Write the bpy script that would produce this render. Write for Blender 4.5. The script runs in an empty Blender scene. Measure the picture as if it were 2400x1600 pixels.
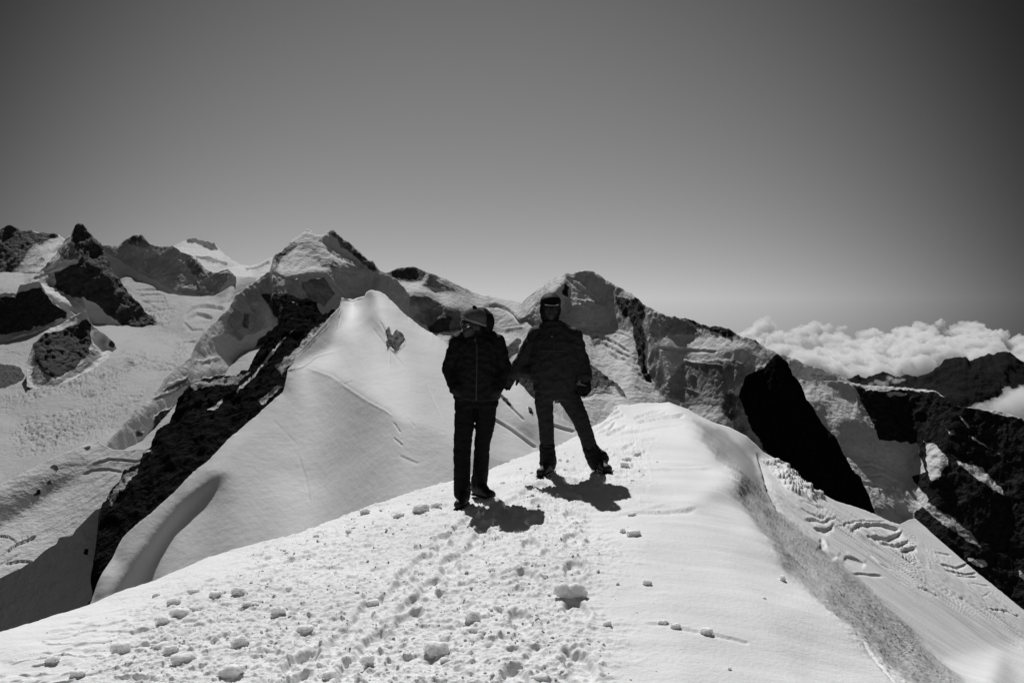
import bpy, bmesh, math, random
import numpy as np
from mathutils import Vector, Matrix, Euler
from mathutils.geometry import delaunay_2d_cdt

random.seed(7)
rng = np.random.default_rng(7)
scene = bpy.context.scene
COL = scene.collection
F = 2000.0                      # focal length in pixels of the 2400 px wide photograph
PITCH = math.atan(100 / F)      # the horizon lies 100 px above the middle

# ------------------------------------------------------------------ helpers
def ray(u, v):
    """world direction of a pixel, scaled so that its forward (y) component is 1"""
    u = np.asarray(u, float); v = np.asarray(v, float)
    x = (u - 1200) / F; yv = (800 - v) / F
    c, s = math.cos(PITCH), math.sin(PITCH)
    fy = c + yv * s
    fz = -s + yv * c
    return np.stack([x / fy, np.ones_like(x), fz / fy], -1)

def P(u, v, d):
    return ray(u, v) * np.asarray(d, float)[..., None]

_perm = np.random.default_rng(11).permutation(256).astype(np.int32)
_perm = np.concatenate([_perm, _perm, _perm])
_g = np.array([[1,1,0],[-1,1,0],[1,-1,0],[-1,-1,0],[1,0,1],[-1,0,1],[1,0,-1],[-1,0,-1],
               [0,1,1],[0,-1,1],[0,1,-1],[0,-1,-1],[1,1,0],[-1,1,0],[0,-1,1],[0,-1,-1]], float)

def noise(p):
    p = np.asarray(p, float)
    i = np.floor(p).astype(np.int64); f = p - i; i = (i & 255).astype(np.int32)
    w = f * f * f * (f * (f * 6 - 15) + 10)
    out = 0
    for a in (0, 1):
        for b in (0, 1):
            for c in (0, 1):
                h = _perm[_perm[_perm[(i[..., 0] + a) & 255] + ((i[..., 1] + b) & 255)] + ((i[..., 2] + c) & 255)] & 15
                g = _g[h]
                dt = g[..., 0] * (f[..., 0] - a) + g[..., 1] * (f[..., 1] - b) + g[..., 2] * (f[..., 2] - c)
                wt = (w[..., 0] if a else 1 - w[..., 0]) * (w[..., 1] if b else 1 - w[..., 1]) * (w[..., 2] if c else 1 - w[..., 2])
                out = out + wt * dt
    return out

def fbm(p, octaves=5, gain=.5, ridged=False):
    a, s, t = 1.0, 0, 0
    for o in range(octaves):
        n = noise(p * 2.03 ** o + 17.3 * o)
        if ridged:
            n = .5 - np.abs(n) * 1.6
        s = s + a * n; t += a; a *= gain
    return s / t

def sstep(a, b, x):
    t = np.clip((x - a) / (b - a), 0, 1)
    return t * t * (3 - 2 * t)

def seg_dist(poly, U, V, closed=False):
    """distance to a polyline and the sign of the side (+ = right hand of travel, i.e. below for left-to-right)"""
    best = np.full(U.shape, 1e9); sg = np.ones(U.shape)
    n = len(poly)
    for i in range(n if closed else n - 1):
        ax, ay = poly[i]; bx, by = poly[(i + 1) % n]
        dx, dy = bx - ax, by - ay; L2 = dx * dx + dy * dy + 1e-9
        t = np.clip(((U - ax) * dx + (V - ay) * dy) / L2, 0, 1)
        ex, ey = U - (ax + t * dx), V - (ay + t * dy)
        dist = np.hypot(ex, ey)
        cr = dx * (V - ay) - dy * (U - ax)
        m = dist < best
        best = np.where(m, dist, best); sg = np.where(m, np.sign(cr), sg)
    return best, sg

def inside(poly, U, V):
    r = np.zeros(U.shape, bool); n = len(poly)
    for i in range(n):
        ax, ay = poly[i]; bx, by = poly[(i + 1) % n]
        if ay == by: continue
        c = ((ay > V) != (by > V)) & (U < (bx - ax) * (V - ay) / (by - ay) + ax)
        r ^= c
    return r

def poly_mask(poly, U, V, soft=3.0, wob=None):
    u0 = min(p[0] for p in poly) - 30; u1 = max(p[0] for p in poly) + 30
    v0 = min(p[1] for p in poly) - 30; v1 = max(p[1] for p in poly) + 30
    out = np.zeros(U.shape)
    m = (U > u0) & (U < u1) & (V > v0) & (V < v1)
    if not m.any(): return out
    uu, vv = U[m], V[m]
    dist, _ = seg_dist(poly, uu, vv, True)
    s = np.where(inside(poly, uu, vv), dist, -dist)
    if wob is not None: s = s + wob[m]
    out[m] = sstep(-soft, soft, s)
    return out

def dn(v0, d0, v, s):
    """distance at picture height v of a slope of gradient s that starts at (v0, d0) and falls towards the camera"""
    return (s * d0 + (v0 - 700) / F * d0) / (s + (v - 700) / F)

def link(o, parent=None):
    COL.objects.link(o)
    if parent is not None: o.parent = parent
    return o

def tag(o, label=None, cat=None, group=None, kind=None):
    if label: o['label'] = label
    if cat: o['category'] = cat
    if group: o['group'] = group
    if kind: o['kind'] = kind
    return o

def empty(name, loc, rz=0):
    o = bpy.data.objects.new(name, None); o.location = loc; o.rotation_euler = (0, 0, rz)
    return link(o)

def mesh_np(name, verts, quads, mat, attrs=None, smooth=True, parent=None):
    me = bpy.data.meshes.new(name)
    nv, nf = len(verts), len(quads)
    me.vertices.add(nv); me.vertices.foreach_set('co', np.asarray(verts, np.float32).ravel())
    k = quads.shape[1]
    me.loops.add(nf * k); me.loops.foreach_set('vertex_index', quads.astype(np.int32).ravel())
    me.polygons.add(nf); me.polygons.foreach_set('loop_start', np.arange(0, nf * k, k, dtype=np.int32))
    me.update(calc_edges=True)
    me.validate()
    me.polygons.foreach_set('use_smooth', np.full(len(me.polygons), smooth))
    for an, av in (attrs or {}).items():
        at = me.attributes.new(an, 'FLOAT', 'POINT'); at.data.foreach_set('value', av.astype(np.float32).ravel())
    me.materials.append(mat)
    o = bpy.data.objects.new(name, me)
    return link(o, parent)

# ------------------------------------------------------------------ materials
def new_mat(name):
    m = bpy.data.materials.new(name); m.use_nodes = True
    nt = m.node_tree; b = nt.nodes['Principled BSDF']
    return m, nt, b

def g(x): return (x, x, x, 1)

def terrain_mat(name, size, snow=.72, rock=.03, bump=.35, soft=.1, sss=0, spec=.12):
    """snow and rock mixed by the 'rock' attribute; size = metres of the finest texture"""
    m, nt, b = new_mat(name); N, L = nt.nodes, nt.links
    co = N.new('ShaderNodeNewGeometry')
    at = N.new('ShaderNodeAttribute'); at.attribute_name = 'rock'
    def tex(scale, det=6, rough=.6):
        t = N.new('ShaderNodeTexNoise'); t.inputs['Scale'].default_value = scale
        t.inputs['Detail'].default_value = det; t.inputs['Roughness'].default_value = rough
        L.new(co.outputs['Position'], t.inputs['Vector']); return t
    n1 = tex(.08 / size, 8, .7); n2 = tex(.9 / size, 4, .6); n3 = tex(.02 / size, 4, .5)
    # rock mask with a broken edge
    ad = N.new('ShaderNodeMath'); ad.operation = 'MULTIPLY_ADD'; ad.inputs[1].default_value = .9; ad.inputs[2].default_value = -.45
    L.new(n1.outputs['Fac'], ad.inputs[0])
    su = N.new('ShaderNodeMath'); su.operation = 'ADD'
    L.new(at.outputs['Fac'], su.inputs[0]); L.new(ad.outputs[0], su.inputs[1])
    mr = N.new('ShaderNodeMapRange'); mr.inputs['From Min'].default_value = .5 - soft; mr.inputs['From Max'].default_value = .5 + soft
    L.new(su.outputs[0], mr.inputs['Value'])
    def ramp(src, a, bb, lo=.3, hi=.7):
        r = N.new('ShaderNodeValToRGB'); r.color_ramp.elements[0].position = lo; r.color_ramp.elements[1].position = hi
        r.color_ramp.elements[0].color = g(a); r.color_ramp.elements[1].color = g(bb)
        L.new(src, r.inputs['Fac']); return r
    rs = ramp(n3.outputs['Fac'], snow * .9, snow * 1.05)
    rr = ramp(n2.outputs['Fac'], rock * .45, rock * 1.7)
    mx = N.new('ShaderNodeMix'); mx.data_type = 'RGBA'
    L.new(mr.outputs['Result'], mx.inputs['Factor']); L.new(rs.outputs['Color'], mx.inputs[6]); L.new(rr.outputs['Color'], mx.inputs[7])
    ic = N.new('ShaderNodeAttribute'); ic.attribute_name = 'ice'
    im = N.new('ShaderNodeMapRange'); im.inputs['To Min'].default_value = 1; im.inputs['To Max'].default_value = .62; L.new(ic.outputs['Fac'], im.inputs['Value'])  # icy crust tone plus slope shade put into the snow colour
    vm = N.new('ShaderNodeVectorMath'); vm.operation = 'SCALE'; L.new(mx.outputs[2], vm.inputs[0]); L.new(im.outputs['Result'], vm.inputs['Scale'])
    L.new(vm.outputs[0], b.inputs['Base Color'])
    if sss:
        b.inputs['Subsurface Weight'].default_value = .8; b.inputs['Subsurface Radius'].default_value = (1, 1, 1); b.inputs['Subsurface Scale'].default_value = sss
    b.inputs['Roughness'].default_value = .75; b.inputs['Specular IOR Level'].default_value = spec
    bp = N.new('ShaderNodeBump'); bp.inputs['Strength'].default_value = bump; bp.inputs['Distance'].default_value = size * 1.2
    ms = N.new('ShaderNodeMath'); ms.operation = 'MULTIPLY_ADD'; ms.inputs[1].default_value = 3.0 ; ms.inputs[2].default_value = 1
    L.new(mr.outputs['Result'], ms.inputs[0])
    mm = N.new('ShaderNodeMath'); mm.operation = 'MULTIPLY'
    L.new(n2.outputs['Fac'], mm.inputs[0]); L.new(ms.outputs[0], mm.inputs[1])
    L.new(mm.outputs[0], bp.inputs['Height']); L.new(bp.outputs['Normal'], b.inputs['Normal'])
    return m

def plain_mat(name, col, rough=.8, spec=.2, nscale=None, var=.3, bump=0, metal=0):
    m, nt, b = new_mat(name); N, L = nt.nodes, nt.links
    b.inputs['Roughness'].default_value = rough; b.inputs['Specular IOR Level'].default_value = spec
    b.inputs['Metallic'].default_value = metal
    t = N.new('ShaderNodeTexNoise'); t.inputs['Scale'].default_value = nscale or 40; t.inputs['Detail'].default_value = 5
    co = N.new('ShaderNodeTexCoord'); L.new(co.outputs['Object'], t.inputs['Vector'])
    r = N.new('ShaderNodeValToRGB'); r.color_ramp.elements[0].color = g(col * (1 - var)); r.color_ramp.elements[1].color = g(col * (1 + var))
    L.new(t.outputs['Fac'], r.inputs['Fac']); L.new(r.outputs['Color'], b.inputs['Base Color'])
    if bump:
        bp = N.new('ShaderNodeBump'); bp.inputs['Strength'].default_value = bump; bp.inputs['Distance'].default_value = .01
        L.new(t.outputs['Fac'], bp.inputs['Height']); L.new(bp.outputs['Normal'], b.inputs['Normal'])
    return m

# ------------------------------------------------------------------ terrain builder
TERR = {}
def terrain(name, top, bot, lines=(), pts=(), step=3.0, mat=None, smooth_it=2, jag=0.0, jagL=14, back=1.0, drop=1.2,
            rough=(1.0, 30), rock_rough=(4.0, 26), rock=(), blur=4.0, keep=(), keepw=8.0, slopes=None, streak=(.12, 16, 60, 0), ice=None, ribs=None, strokes=(), extra=None, label=None):
    """A landform. Control points are (u, v, distance); the surface between them is a net of real 3-D facets,
    rounded and displaced. top = crest line, bot = foot line, lines = break lines, pts = single points."""
    V2, D, E = [], [], []
    def addl(l):
        s = len(V2)
        for p in l: V2.append((p[0], p[1])); D.append(p[2])
        for i in range(len(l) - 1): E.append((s + i, s + i + 1))
    addl(top); addl(bot)
    for l in lines: addl(l)
    for p in pts: V2.append((p[0], p[1])); D.append(p[2])
    vs, es, fs, ov, oe, of = delaunay_2d_cdt([Vector(p) for p in V2], E, [], 0, 1e-4)
    vs = np.array([tuple(p) for p in vs]); D = np.array(D, float); V2 = np.array(V2)
    iv = np.zeros(len(vs))
    for i, o in enumerate(ov):
        if o: iv[i] = 1 / D[o[0]]
        else:
            dd = np.hypot(*(V2 - vs[i]).T); k = np.argsort(dd)[:2]; w = 1 / (dd[k] + 1e-3)
            iv[i] = (w / D[k]).sum() / w.sum()
    u0, u1 = top[0][0], top[-1][0]
    nu = int((u1 - u0) / step) + 1
    us = np.linspace(u0, u1, nu)
    vt = np.interp(us, [p[0] for p in top], [p[1] for p in top])
    vb = np.interp(us, [p[0] for p in bot], [p[1] for p in bot])
    vb = np.maximum(vb, vt + 4)
    nr = int(np.percentile(vb - vt, 90) / step) + 2
    t = np.linspace(0, 1, nr)[:, None]
    U = np.repeat(us[None], nr, 0); Vv = vt[None] * (1 - t) + vb[None] * t
    # the facets on a regular raster, rounded everywhere except along the kept edges
    g0, g1 = vt.min() - 6, vb.max() + 6
    ng = int((g1 - g0) / step) + 2
    gv = np.linspace(g0, g1, ng); gs = gv[1] - gv[0]
    GU = np.repeat(us[None], ng, 0); GV = np.repeat(gv[:, None], nu, 1)
    W = np.full(GU.shape, np.nan)
    for f in fs:
        a, b, c = vs[f[0]], vs[f[1]], vs[f[2]]
        den = (b[1] - c[1]) * (a[0] - c[0]) + (c[0] - b[0]) * (a[1] - c[1])
        if abs(den) < 1e-6: continue
        i0 = np.searchsorted(us, min(a[0], b[0], c[0]) - .5); i1 = np.searchsorted(us, max(a[0], b[0], c[0]) + .5)
        j0 = np.searchsorted(gv, min(a[1], b[1], c[1]) - .5); j1 = np.searchsorted(gv, max(a[1], b[1], c[1]) + .5)
        if i1 <= i0 or j1 <= j0: continue
        uu, vv = GU[j0:j1, i0:i1], GV[j0:j1, i0:i1]
        l1 = ((b[1] - c[1]) * (uu - c[0]) + (c[0] - b[0]) * (vv - c[1])) / den
        l2 = ((c[1] - a[1]) * (uu - c[0]) + (a[0] - c[0]) * (vv - c[1])) / den
        l3 = 1 - l1 - l2
        m = (l1 > -.002) & (l2 > -.002) & (l3 > -.002)
        W[j0:j1, i0:i1] = np.where(m, l1 * iv[f[0]] + l2 * iv[f[1]] + l3 * iv[f[2]], W[j0:j1, i0:i1])
    W = np.where((GV < vt[None] - .6 * gs) | (GV > vb[None] + .6 * gs), np.nan, W)
    # holes inside are filled down the column, outside the surface is carried on
    ends = np.zeros((nu, 4)); good = np.zeros(nu, bool)
    for c in range(nu):
        col = W[:, c]; ok = np.flatnonzero(~np.isnan(col))
        if len(ok) < 4: continue
        col[:] = np.where(np.isnan(col), np.interp(gv, gv[ok], col[ok]), col)
        q = max(2, min(10, len(ok) // 3)); a0, a1 = ok[0], ok[-1]
        ends[c] = (a0, a1, (col[a0 + q] - col[a0]) / q, (col[a1] - col[a1 - q]) / q); good[c] = True
    kk = np.exp(-.5 * (np.arange(-15, 16) / 6.) ** 2)
    for e in (2, 3):
        num = np.convolve(np.pad(ends[:, e] * good, 15, mode='edge'), kk, 'valid'); den = np.convolve(np.pad(good * 1.0, 15, mode='edge'), kk, 'valid')
        ends[:, e] = num / np.maximum(den, 1e-6)
    dec = lambda k: 14 * (1 - np.exp(-k / 14.))
    for c in np.flatnonzero(good):
        col = W[:, c]; a0, a1 = int(ends[c, 0]), int(ends[c, 1]); s0, s1 = ends[c, 2], ends[c, 3]
        k0 = np.arange(a0)[::-1] + 1; k1 = np.arange(ng - a1 - 1) + 1
        col[:a0] = np.maximum(col[a0] - s0 * dec(k0), col[a0] * .6); col[a1 + 1:] = np.maximum(col[a1] + s1 * dec(k1), col[a1] * .6)
    bad = np.isnan(W[0])
    if bad.any():
        gi = np.flatnonzero(~bad)
        for c in np.flatnonzero(bad): W[:, c] = W[:, gi[np.argmin(abs(gi - c))]]
    def gblur(A, s):
        r = int(3 * s) + 1; k = np.exp(-.5 * (np.arange(-r, r + 1) / s) ** 2); k /= k.sum()
        for ax in (0, 1):
            n_ = A.shape[ax]; rr = min(r, n_ - 1); kk = k[r - rr:r + rr + 1] / k[r - rr:r + rr + 1].sum()
            pad = [(0, 0), (0, 0)]; pad[ax] = (rr, rr)
            B = np.pad(A, pad, mode='reflect', reflect_type='odd'); A = 0
            for i, w_ in enumerate(kk): A = A + w_ * (B[i:i + n_] if ax == 0 else B[:, i:i + n_])
        return A
    if slopes is not None:
        # the surface runs down from the crest with the slope given for every area
        wb = fbm(np.stack([GU / 26, GV / 26, GU * 0 + 1.7], -1), 4, .6) * 12
        S = np.full(GU.shape, float(slopes[0]))
        for q in slopes[1]:
            m = poly_mask(q[1], GU, GV, q[2] if len(q) > 2 else 5.0, wb * (q[3] if len(q) > 3 else .6))
            S = S * (1 - m) + q[0] * m
        sa, su_, sv_, sh = streak
        uu = GU + GV * sh
        S = S * (1 + sa * 2 * fbm(np.stack([uu / su_, GV / sv_, GU * 0], -1), 4, .6) + sa * 1.4 * fbm(np.stack([uu / su_ / 4, GV / sv_ / 2, GU * 0 + 8], -1), 3, .6))
        S = gblur(np.maximum(S, .14), 1.2)
        dcol = np.interp(us, [p[0] for p in top], [p[2] for p in top])
        DD = np.zeros(GU.shape); cur = dcol.copy(); zz = -(vt - 700) / F * cur
        for r in range(ng):
            v_ = gv[r]; act = v_ > vt
            den_ = S[r] + (v_ - 700) / F
            nd = (S[r] * cur - zz) / np.maximum(den_, .03)
            nd = np.clip(nd, cur * .93, cur * 1.0)
            cur = np.where(act, nd, cur)
            for _ in range(slopes[3] if len(slopes) > 3 else 3):
                iw = 1 / cur; a_ = act * 1.0
                l_ = np.roll(iw, 1); r2 = np.roll(iw, -1); al = np.roll(a_, 1) * a_; ar = np.roll(a_, -1) * a_; al[0] = 0; ar[-1] = 0
                both = al * ar
                cur = 1 / (iw + both * .25 * (l_ + r2 - 2 * iw))
            zz = np.where(act, -(v_ - 700) / F * cur, zz)
            DD[r] = cur
        DD = np.where(GV < vt[None], dcol[None] * (1 + .0006 * (vt[None] - GV)), DD)
        r_ = int(3 * 5 / 1.0); kk_ = np.exp(-.5 * (np.arange(-r_, r_ + 1) * step / slopes[2]) ** 2) if len(slopes) > 2 else np.array([1.])
        kk_ /= kk_.sum(); h_ = len(kk_) // 2
        Bp = np.pad(1 / DD, [(0, 0), (h_, h_)], mode='reflect', reflect_type='odd') if h_ else 1 / DD
        W = sum(w_ * Bp[:, i_:i_ + nu] for i_, w_ in enumerate(kk_))
        blur = 0
    W = gblur(W, .5 + .25 * smooth_it)
    if blur:
        Wb = gblur(W, blur / step)
        kw = np.zeros(GU.shape)
        for l in keep:
            dk, _ = seg_dist([(p[0], p[1]) for p in l], GU, GV); kw = np.maximum(kw, np.exp(-(dk / keepw) ** 2))
        W = Wb * (1 - kw) + W * kw
    # sample the raster at the surface grid
    fr = np.clip((Vv - g0) / gs, 0, ng - 1.001); r0 = fr.astype(int); fr = fr - r0
    ci = np.repeat(np.arange(nu)[None], nr, 0)
    W = W[r0, ci] * (1 - fr) + W[r0 + 1, ci] * fr
    Dd = 1 / W
    X = P(U, Vv, Dd)
    if jag:
        jn = fbm(np.stack([us / jagL, us * 0 + len(name) * 3.7 + us[0] * .01, us * 0], -1), 5, .6) * 2 * jag
        fall = np.exp(-(Vv - vt[None]) / (5 * jag))
        X[..., 2] += (jn[None] * fall) * Dd / F
    pxm = Dd / F
    dref = np.median(Dd)
    # masks
    wob = fbm(np.stack([U / 22, Vv / 22, U * 0 + 3.3], -1), 4, .6) * 16
    R = np.zeros(U.shape)
    for q in rock:
        val = 1.0; soft = 2.5
        if isinstance(q[0], (int, float)): val, q = q[0], q[1]
        R = np.maximum(R, val * poly_mask(q, U, Vv, soft, wob * .6))
    # displacement along the normal
    def normals(X):
        du = np.gradient(X, axis=1); dv = np.gradient(X, axis=0)
        n = np.cross(dv, du); n /= np.linalg.norm(n, axis=-1, keepdims=True) + 1e-12
        n[n[..., 2] < 0] *= 1
        return n
    n = normals(X)
    if n[..., 2].mean() < 0: n = -n
    L1 = rough[1] * dref / F; L2 = rock_rough[1] * dref / F
    disp = fbm(X / L1, 5, .5) * 2 * rough[0] * (1 - R)
    if R.max() > 0:
        disp = disp + fbm(X / L2 * np.array([1, 1, .6]), 6, .5, True) * 2 * rock_rough[0] * R
    for st in strokes:
        poly, w, dep = st[0], st[1], st[2]
        pu = [p[0] for p in poly]; pv = [p[1] for p in poly]
        m = (U > min(pu) - 3 * w) & (U < max(pu) + 3 * w) & (Vv > min(pv) - 3 * w) & (Vv < max(pv) + 3 * w)
        if not m.any(): continue
        uu, vv = U[m] + wob[m] * .25, Vv[m] + wob[m] * .18
        di, sg = seg_dist(poly, uu, vv)
        # fades at both ends
        L = math.hypot(pu[-1] - pu[0], pv[-1] - pv[0]) + 1e-6
        tt = ((uu - pu[0]) * (pu[-1] - pu[0]) + (vv - pv[0]) * (pv[-1] - pv[0])) / L / L
        fade = sstep(0, .12, tt) * sstep(1, .88, tt)
        s = di * sg
        prof = np.where(s > 0, np.exp(-(s / w) ** 2) * sstep(-.2, .8, s / (.25 * w + 1.0)), 0) - .25 * np.exp(-((s + w * .3) / (w * .5)) ** 2)
        disp[m] -= dep * prof * fade
    if ribs is not None:      # ribs and gullies running down the faces
        q = X / (ribs[1] * dref / F); w3 = fbm(q * .5 + 40, 3)[..., None] * .9
        q = (q + w3) * np.array([1, .35, .22])
        disp = disp + (fbm(q, 5, .55, True) * 2) * ribs[0] * (.55 + .45 * R) * sstep(0, 8, Vv - vt[None])
    if extra is not None: disp = disp + extra(U, Vv, X, pxm, R)
    X = X + n * (disp * pxm)[..., None]
    TERR[name] = (U, Vv, X)
    # back of the crest: falls away behind
    nb = 14
    span = (vb - vt) / F * Dd[0] * back
    rows = []
    hd = X[0] * np.array([1, 1, 0]); hd /= np.linalg.norm(hd, axis=-1, keepdims=True)
    for k in range(nb, 0, -1):
        a = (k / nb) ** 1.6
        q = X[0] + hd * (span * a)[:, None]
        q[:, 2] -= span * a * drop * (.55 + .45 * a)
        q = q + fbm(q / L1, 4)[:, None] * (rough[0] * pxm[0] * min(1, a * 6))[:, None]
        rows.append(q)
    A = np.concatenate([np.array(rows), X], 0)
    Ra = np.concatenate([np.repeat(R[:1], nb, 0), R], 0)
    nR, nC = A.shape[:2]
    idx = np.arange(nR * nC).reshape(nR, nC)
    quads = np.stack([idx[:-1, :-1], idx[1:, :-1], idx[1:, 1:], idx[:-1, 1:]], -1).reshape(-1, 4)
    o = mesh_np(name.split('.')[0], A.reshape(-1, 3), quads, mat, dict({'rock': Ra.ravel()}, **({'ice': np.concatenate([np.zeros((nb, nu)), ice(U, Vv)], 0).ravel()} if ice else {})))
    tag(o, kind='structure', label=label)
    return o

# ------------------------------------------------------------------ the landforms
def scl(l, k): return [(a, b, c * k) for a, b, c in l]
M_far = terrain_mat('far_snow_and_rock', 30, snow=.64, rock=.045, bump=.4, soft=.2)
M_mid = terrain_mat('mountain_snow_and_rock', 16, snow=.68, rock=.028, bump=.4, soft=.2)
M_glacier = terrain_mat('glacier_ice', 14, snow=.42, rock=.05, bump=.5)
M_near = terrain_mat('ridge_snow', .8, snow=.80, rock=.03, bump=.10)
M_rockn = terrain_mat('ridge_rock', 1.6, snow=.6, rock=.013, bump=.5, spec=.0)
M_black = terrain_mat('dark_rock', 10, snow=.7, rock=.026, bump=.5, spec=.0)

# far-left dark mountain
terrain('mountain', [(-140,575,6600),(-60,560,6600),(0,538,6600),(12,532,6600),(25,527,6600),(45,539,6620),(74,542,6650),(113,549,6700),(128,547,6720),(140,553,6800),(175,575,6900),(230,590,6900)],
    [(-140,700,6150),(60,690,6180),(230,690,6100)],
    lines=[[(-140,640,6230),(0,640,6230),(40,640,6230),(70,620,6280),(80,590,6450),(140,556,6750)],[(75,640,6050),(230,640,6150)]],
    pts=[(130,580,6500),(110,600,6350)], step=2.6, mat=M_far, jag=3, jagL=20, rough=(1.5,40), rock_rough=(4,36), ribs=(2.5,16),
    rock=[(.75,[(-160,560),(-20,520),(25,520),(74,540),(135,545),(135,556),(75,574),(60,600),(45,625),(30,640),(-160,645)]),
          (.5,[(80,612),(100,600),(110,608),(90,622),(60,628)])], label='dark pyramidal mountain far left on the skyline')

# snow dome and saddle behind the dark dome
terrain('mountain', [(330,600,7600),(380,585,7600),(405,577,7700),(436,562,7800),(446,559,7820),(455,558,7850),(480,566,7800),(502,568,7750),(511,580,7700),(530,598,7500),(548,612,7300),(568,621,7200),(589,623,7000),(613,615,6900),(634,604,6800),(700,600,6500)],
    [(330,700,6000),(520,700,5800),(700,700,5600)],
    lines=[[(420,583,7450),(470,592,7350),(530,612,7050)],[(380,640,6600),(480,650,6450),(600,650,6100),(700,650,6000)]],
    step=2.6, mat=M_far, jag=1.5, rough=(1.6,30), rock_rough=(3,20),
    rock=[(.8,[(436,560),(460,556),(500,568),(508,584),(490,584),(460,570),(440,568)]),(.62,[(450,598),(500,600),(530,612),(535,620),(500,616),(465,606)]),
          (.55,[(566,628),(600,625),(632,608),(634,616),(610,628),(580,634)])], label='snow dome and white saddle left of the twin summit')

# dark rounded mountain (shaded face)
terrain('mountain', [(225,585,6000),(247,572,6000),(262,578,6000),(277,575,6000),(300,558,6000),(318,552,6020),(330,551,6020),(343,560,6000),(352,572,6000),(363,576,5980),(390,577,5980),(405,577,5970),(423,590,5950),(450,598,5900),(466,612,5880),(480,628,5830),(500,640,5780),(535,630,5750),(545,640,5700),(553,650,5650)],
    [(225,720,5700),(400,740,5600),(505,740,5530),(553,720,5500)],
    lines=[[(247,590,5960),(265,602,5880),(300,635,5820),(340,645,5810),(365,662,5760),(382,675,5740),(430,686,5690),(505,694,5610),(553,655,5610)]],
    pts=[(330,600,5905),(430,640,5800),(500,665,5690)], step=2.6, mat=M_far, jag=3, rough=(1.6,36), rock_rough=(4,30), slopes=(1.2,[(1.0,[(380,640),(470,620),(500,690),(430,690)],20)],8), streak=(.10,10,30,-.3), ribs=(2.2,15),
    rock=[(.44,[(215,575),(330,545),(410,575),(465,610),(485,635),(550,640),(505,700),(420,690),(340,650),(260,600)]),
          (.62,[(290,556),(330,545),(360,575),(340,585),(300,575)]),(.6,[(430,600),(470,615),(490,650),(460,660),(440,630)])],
    strokes=[([(330,600),(350,640)],5,3),([(450,640),(470,680)],6,3)], label='dark rounded mountain with shaded snow face between horn and dome')

# sharp horn
terrain('mountain', [(35,700,5060),(48,682,5120),(60,668,5180),(80,648,5260),(104,626,5320),(134,590,5350),(149,566,5380),(158,556,5390),(167,551,5400),(171,541,5410),(175.6,533,5420),(181,526,5420),(187.5,523,5420),(196,529,5420),(208,544,5400),(220,558,5380),(235,569,5360),(241,583,5340),(246,594,5320),(259,626,5280),(277,653,5240),(295,670,5200),(301,685,5180),(313,697,5150),(324,706,5130),(339,730,5090),(357,742,5060),(366,757,5030),(380,775,5000),(400,800,4980)],
    [(35,706,5040),(60,720,4980),(100,760,4800),(200,800,4900),(330,810,4900),(400,815,4900)],
    lines=[[(187.5,523,5420),(178,560,5330),(190,599,5220),(196,650,5120),(205,700,5020),(225,757,4950)],
           [(167,566,5330),(150,600,5230),(120,640,5150),(101,664,5100),(149,691,5060),(196,727,5000),(223,758,4950),(286,764,4960),(327,769,4960),(366,760,5010)],
           [(60,690,5050),(101,676,4950),(150,705,4880)]],
    pts=[(250,640,5150),(280,700,5080),(120,615,5210)], step=2.4, mat=M_far, jag=4, rough=(1.5,30), rock_rough=(5,50), ribs=(4,18),
    rock=[(.95,[(176,530),(188,518),(210,545),(240,575),(262,628),(280,652),(302,685),(342,728),(360,742),(385,772),(327,771),(290,765),(250,735),(215,705),(150,690),(128,680),(130,640),(184,617),(192,600),(170,565)]),
          (.6,[(140,590),(167,566),(190,600),(185,610),(150,612)]),(.5,[(102,664),(131,638),(180,620),(200,650),(200,725),(149,691)]),
          (.6,[(335,725),(365,735),(385,755),(370,765),(350,760)]),(.55,[(70,645),(105,625),(130,600),(120,620),(90,640)])],
    strokes=[([(105,640),(140,610),(165,575)],4,4),([(75,655),(110,640),(150,628)],4,4)], label='sharp dark rock horn with snow ribs on its left flank')

# the valley glacier
def crev(U, V, X, pxm, R):
    m = (.8 * poly_mask([(90,905),(140,885),(200,868),(270,845),(300,825),(340,830),(330,850),(300,865),(290,895),(250,935),(215,950),(190,930)],U,V,14)
         + .9 * poly_mask([(20,1010),(80,975),(180,960),(240,950),(300,925),(345,915),(300,960),(250,1010),(180,1040),(110,1060),(40,1070)],U,V,14)
         + .5 * poly_mask([(295,825),(350,828),(420,845),(420,865),(360,872),(300,868)],U,V,10)
         + .7 * poly_mask([(-20,935),(80,910),(140,900),(90,940),(-20,975)],U,V,10)
         + .6 * poly_mask([(330,700),(390,690),(410,720),(385,770),(350,760)],U,V,8)
         + .5 * poly_mask([(405,800),(465,795),(440,835),(400,850)],U,V,8))
    pq = np.stack([(U - V * .3) / 70, (V + U * .3 + 9 * np.sin(U / 37.)) / 10, U * 0], -1)
    a = fbm(pq, 4, .6, True); b = np.abs(noise(pq * 2.1)) * 2
    pl = np.stack([(U * .95 - V * .3) / 60, (V + U * .3) / 9, U * 0 + 9], -1)
    c = np.abs(noise(pq * np.array([1.6, .9, 1]) + 40)) * 2; return m * (a * 6 - sstep(.22, .03, b) * 6 - sstep(.16, .02, c) * 5) + 1.9 * fbm(pl, 4, .55)
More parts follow.
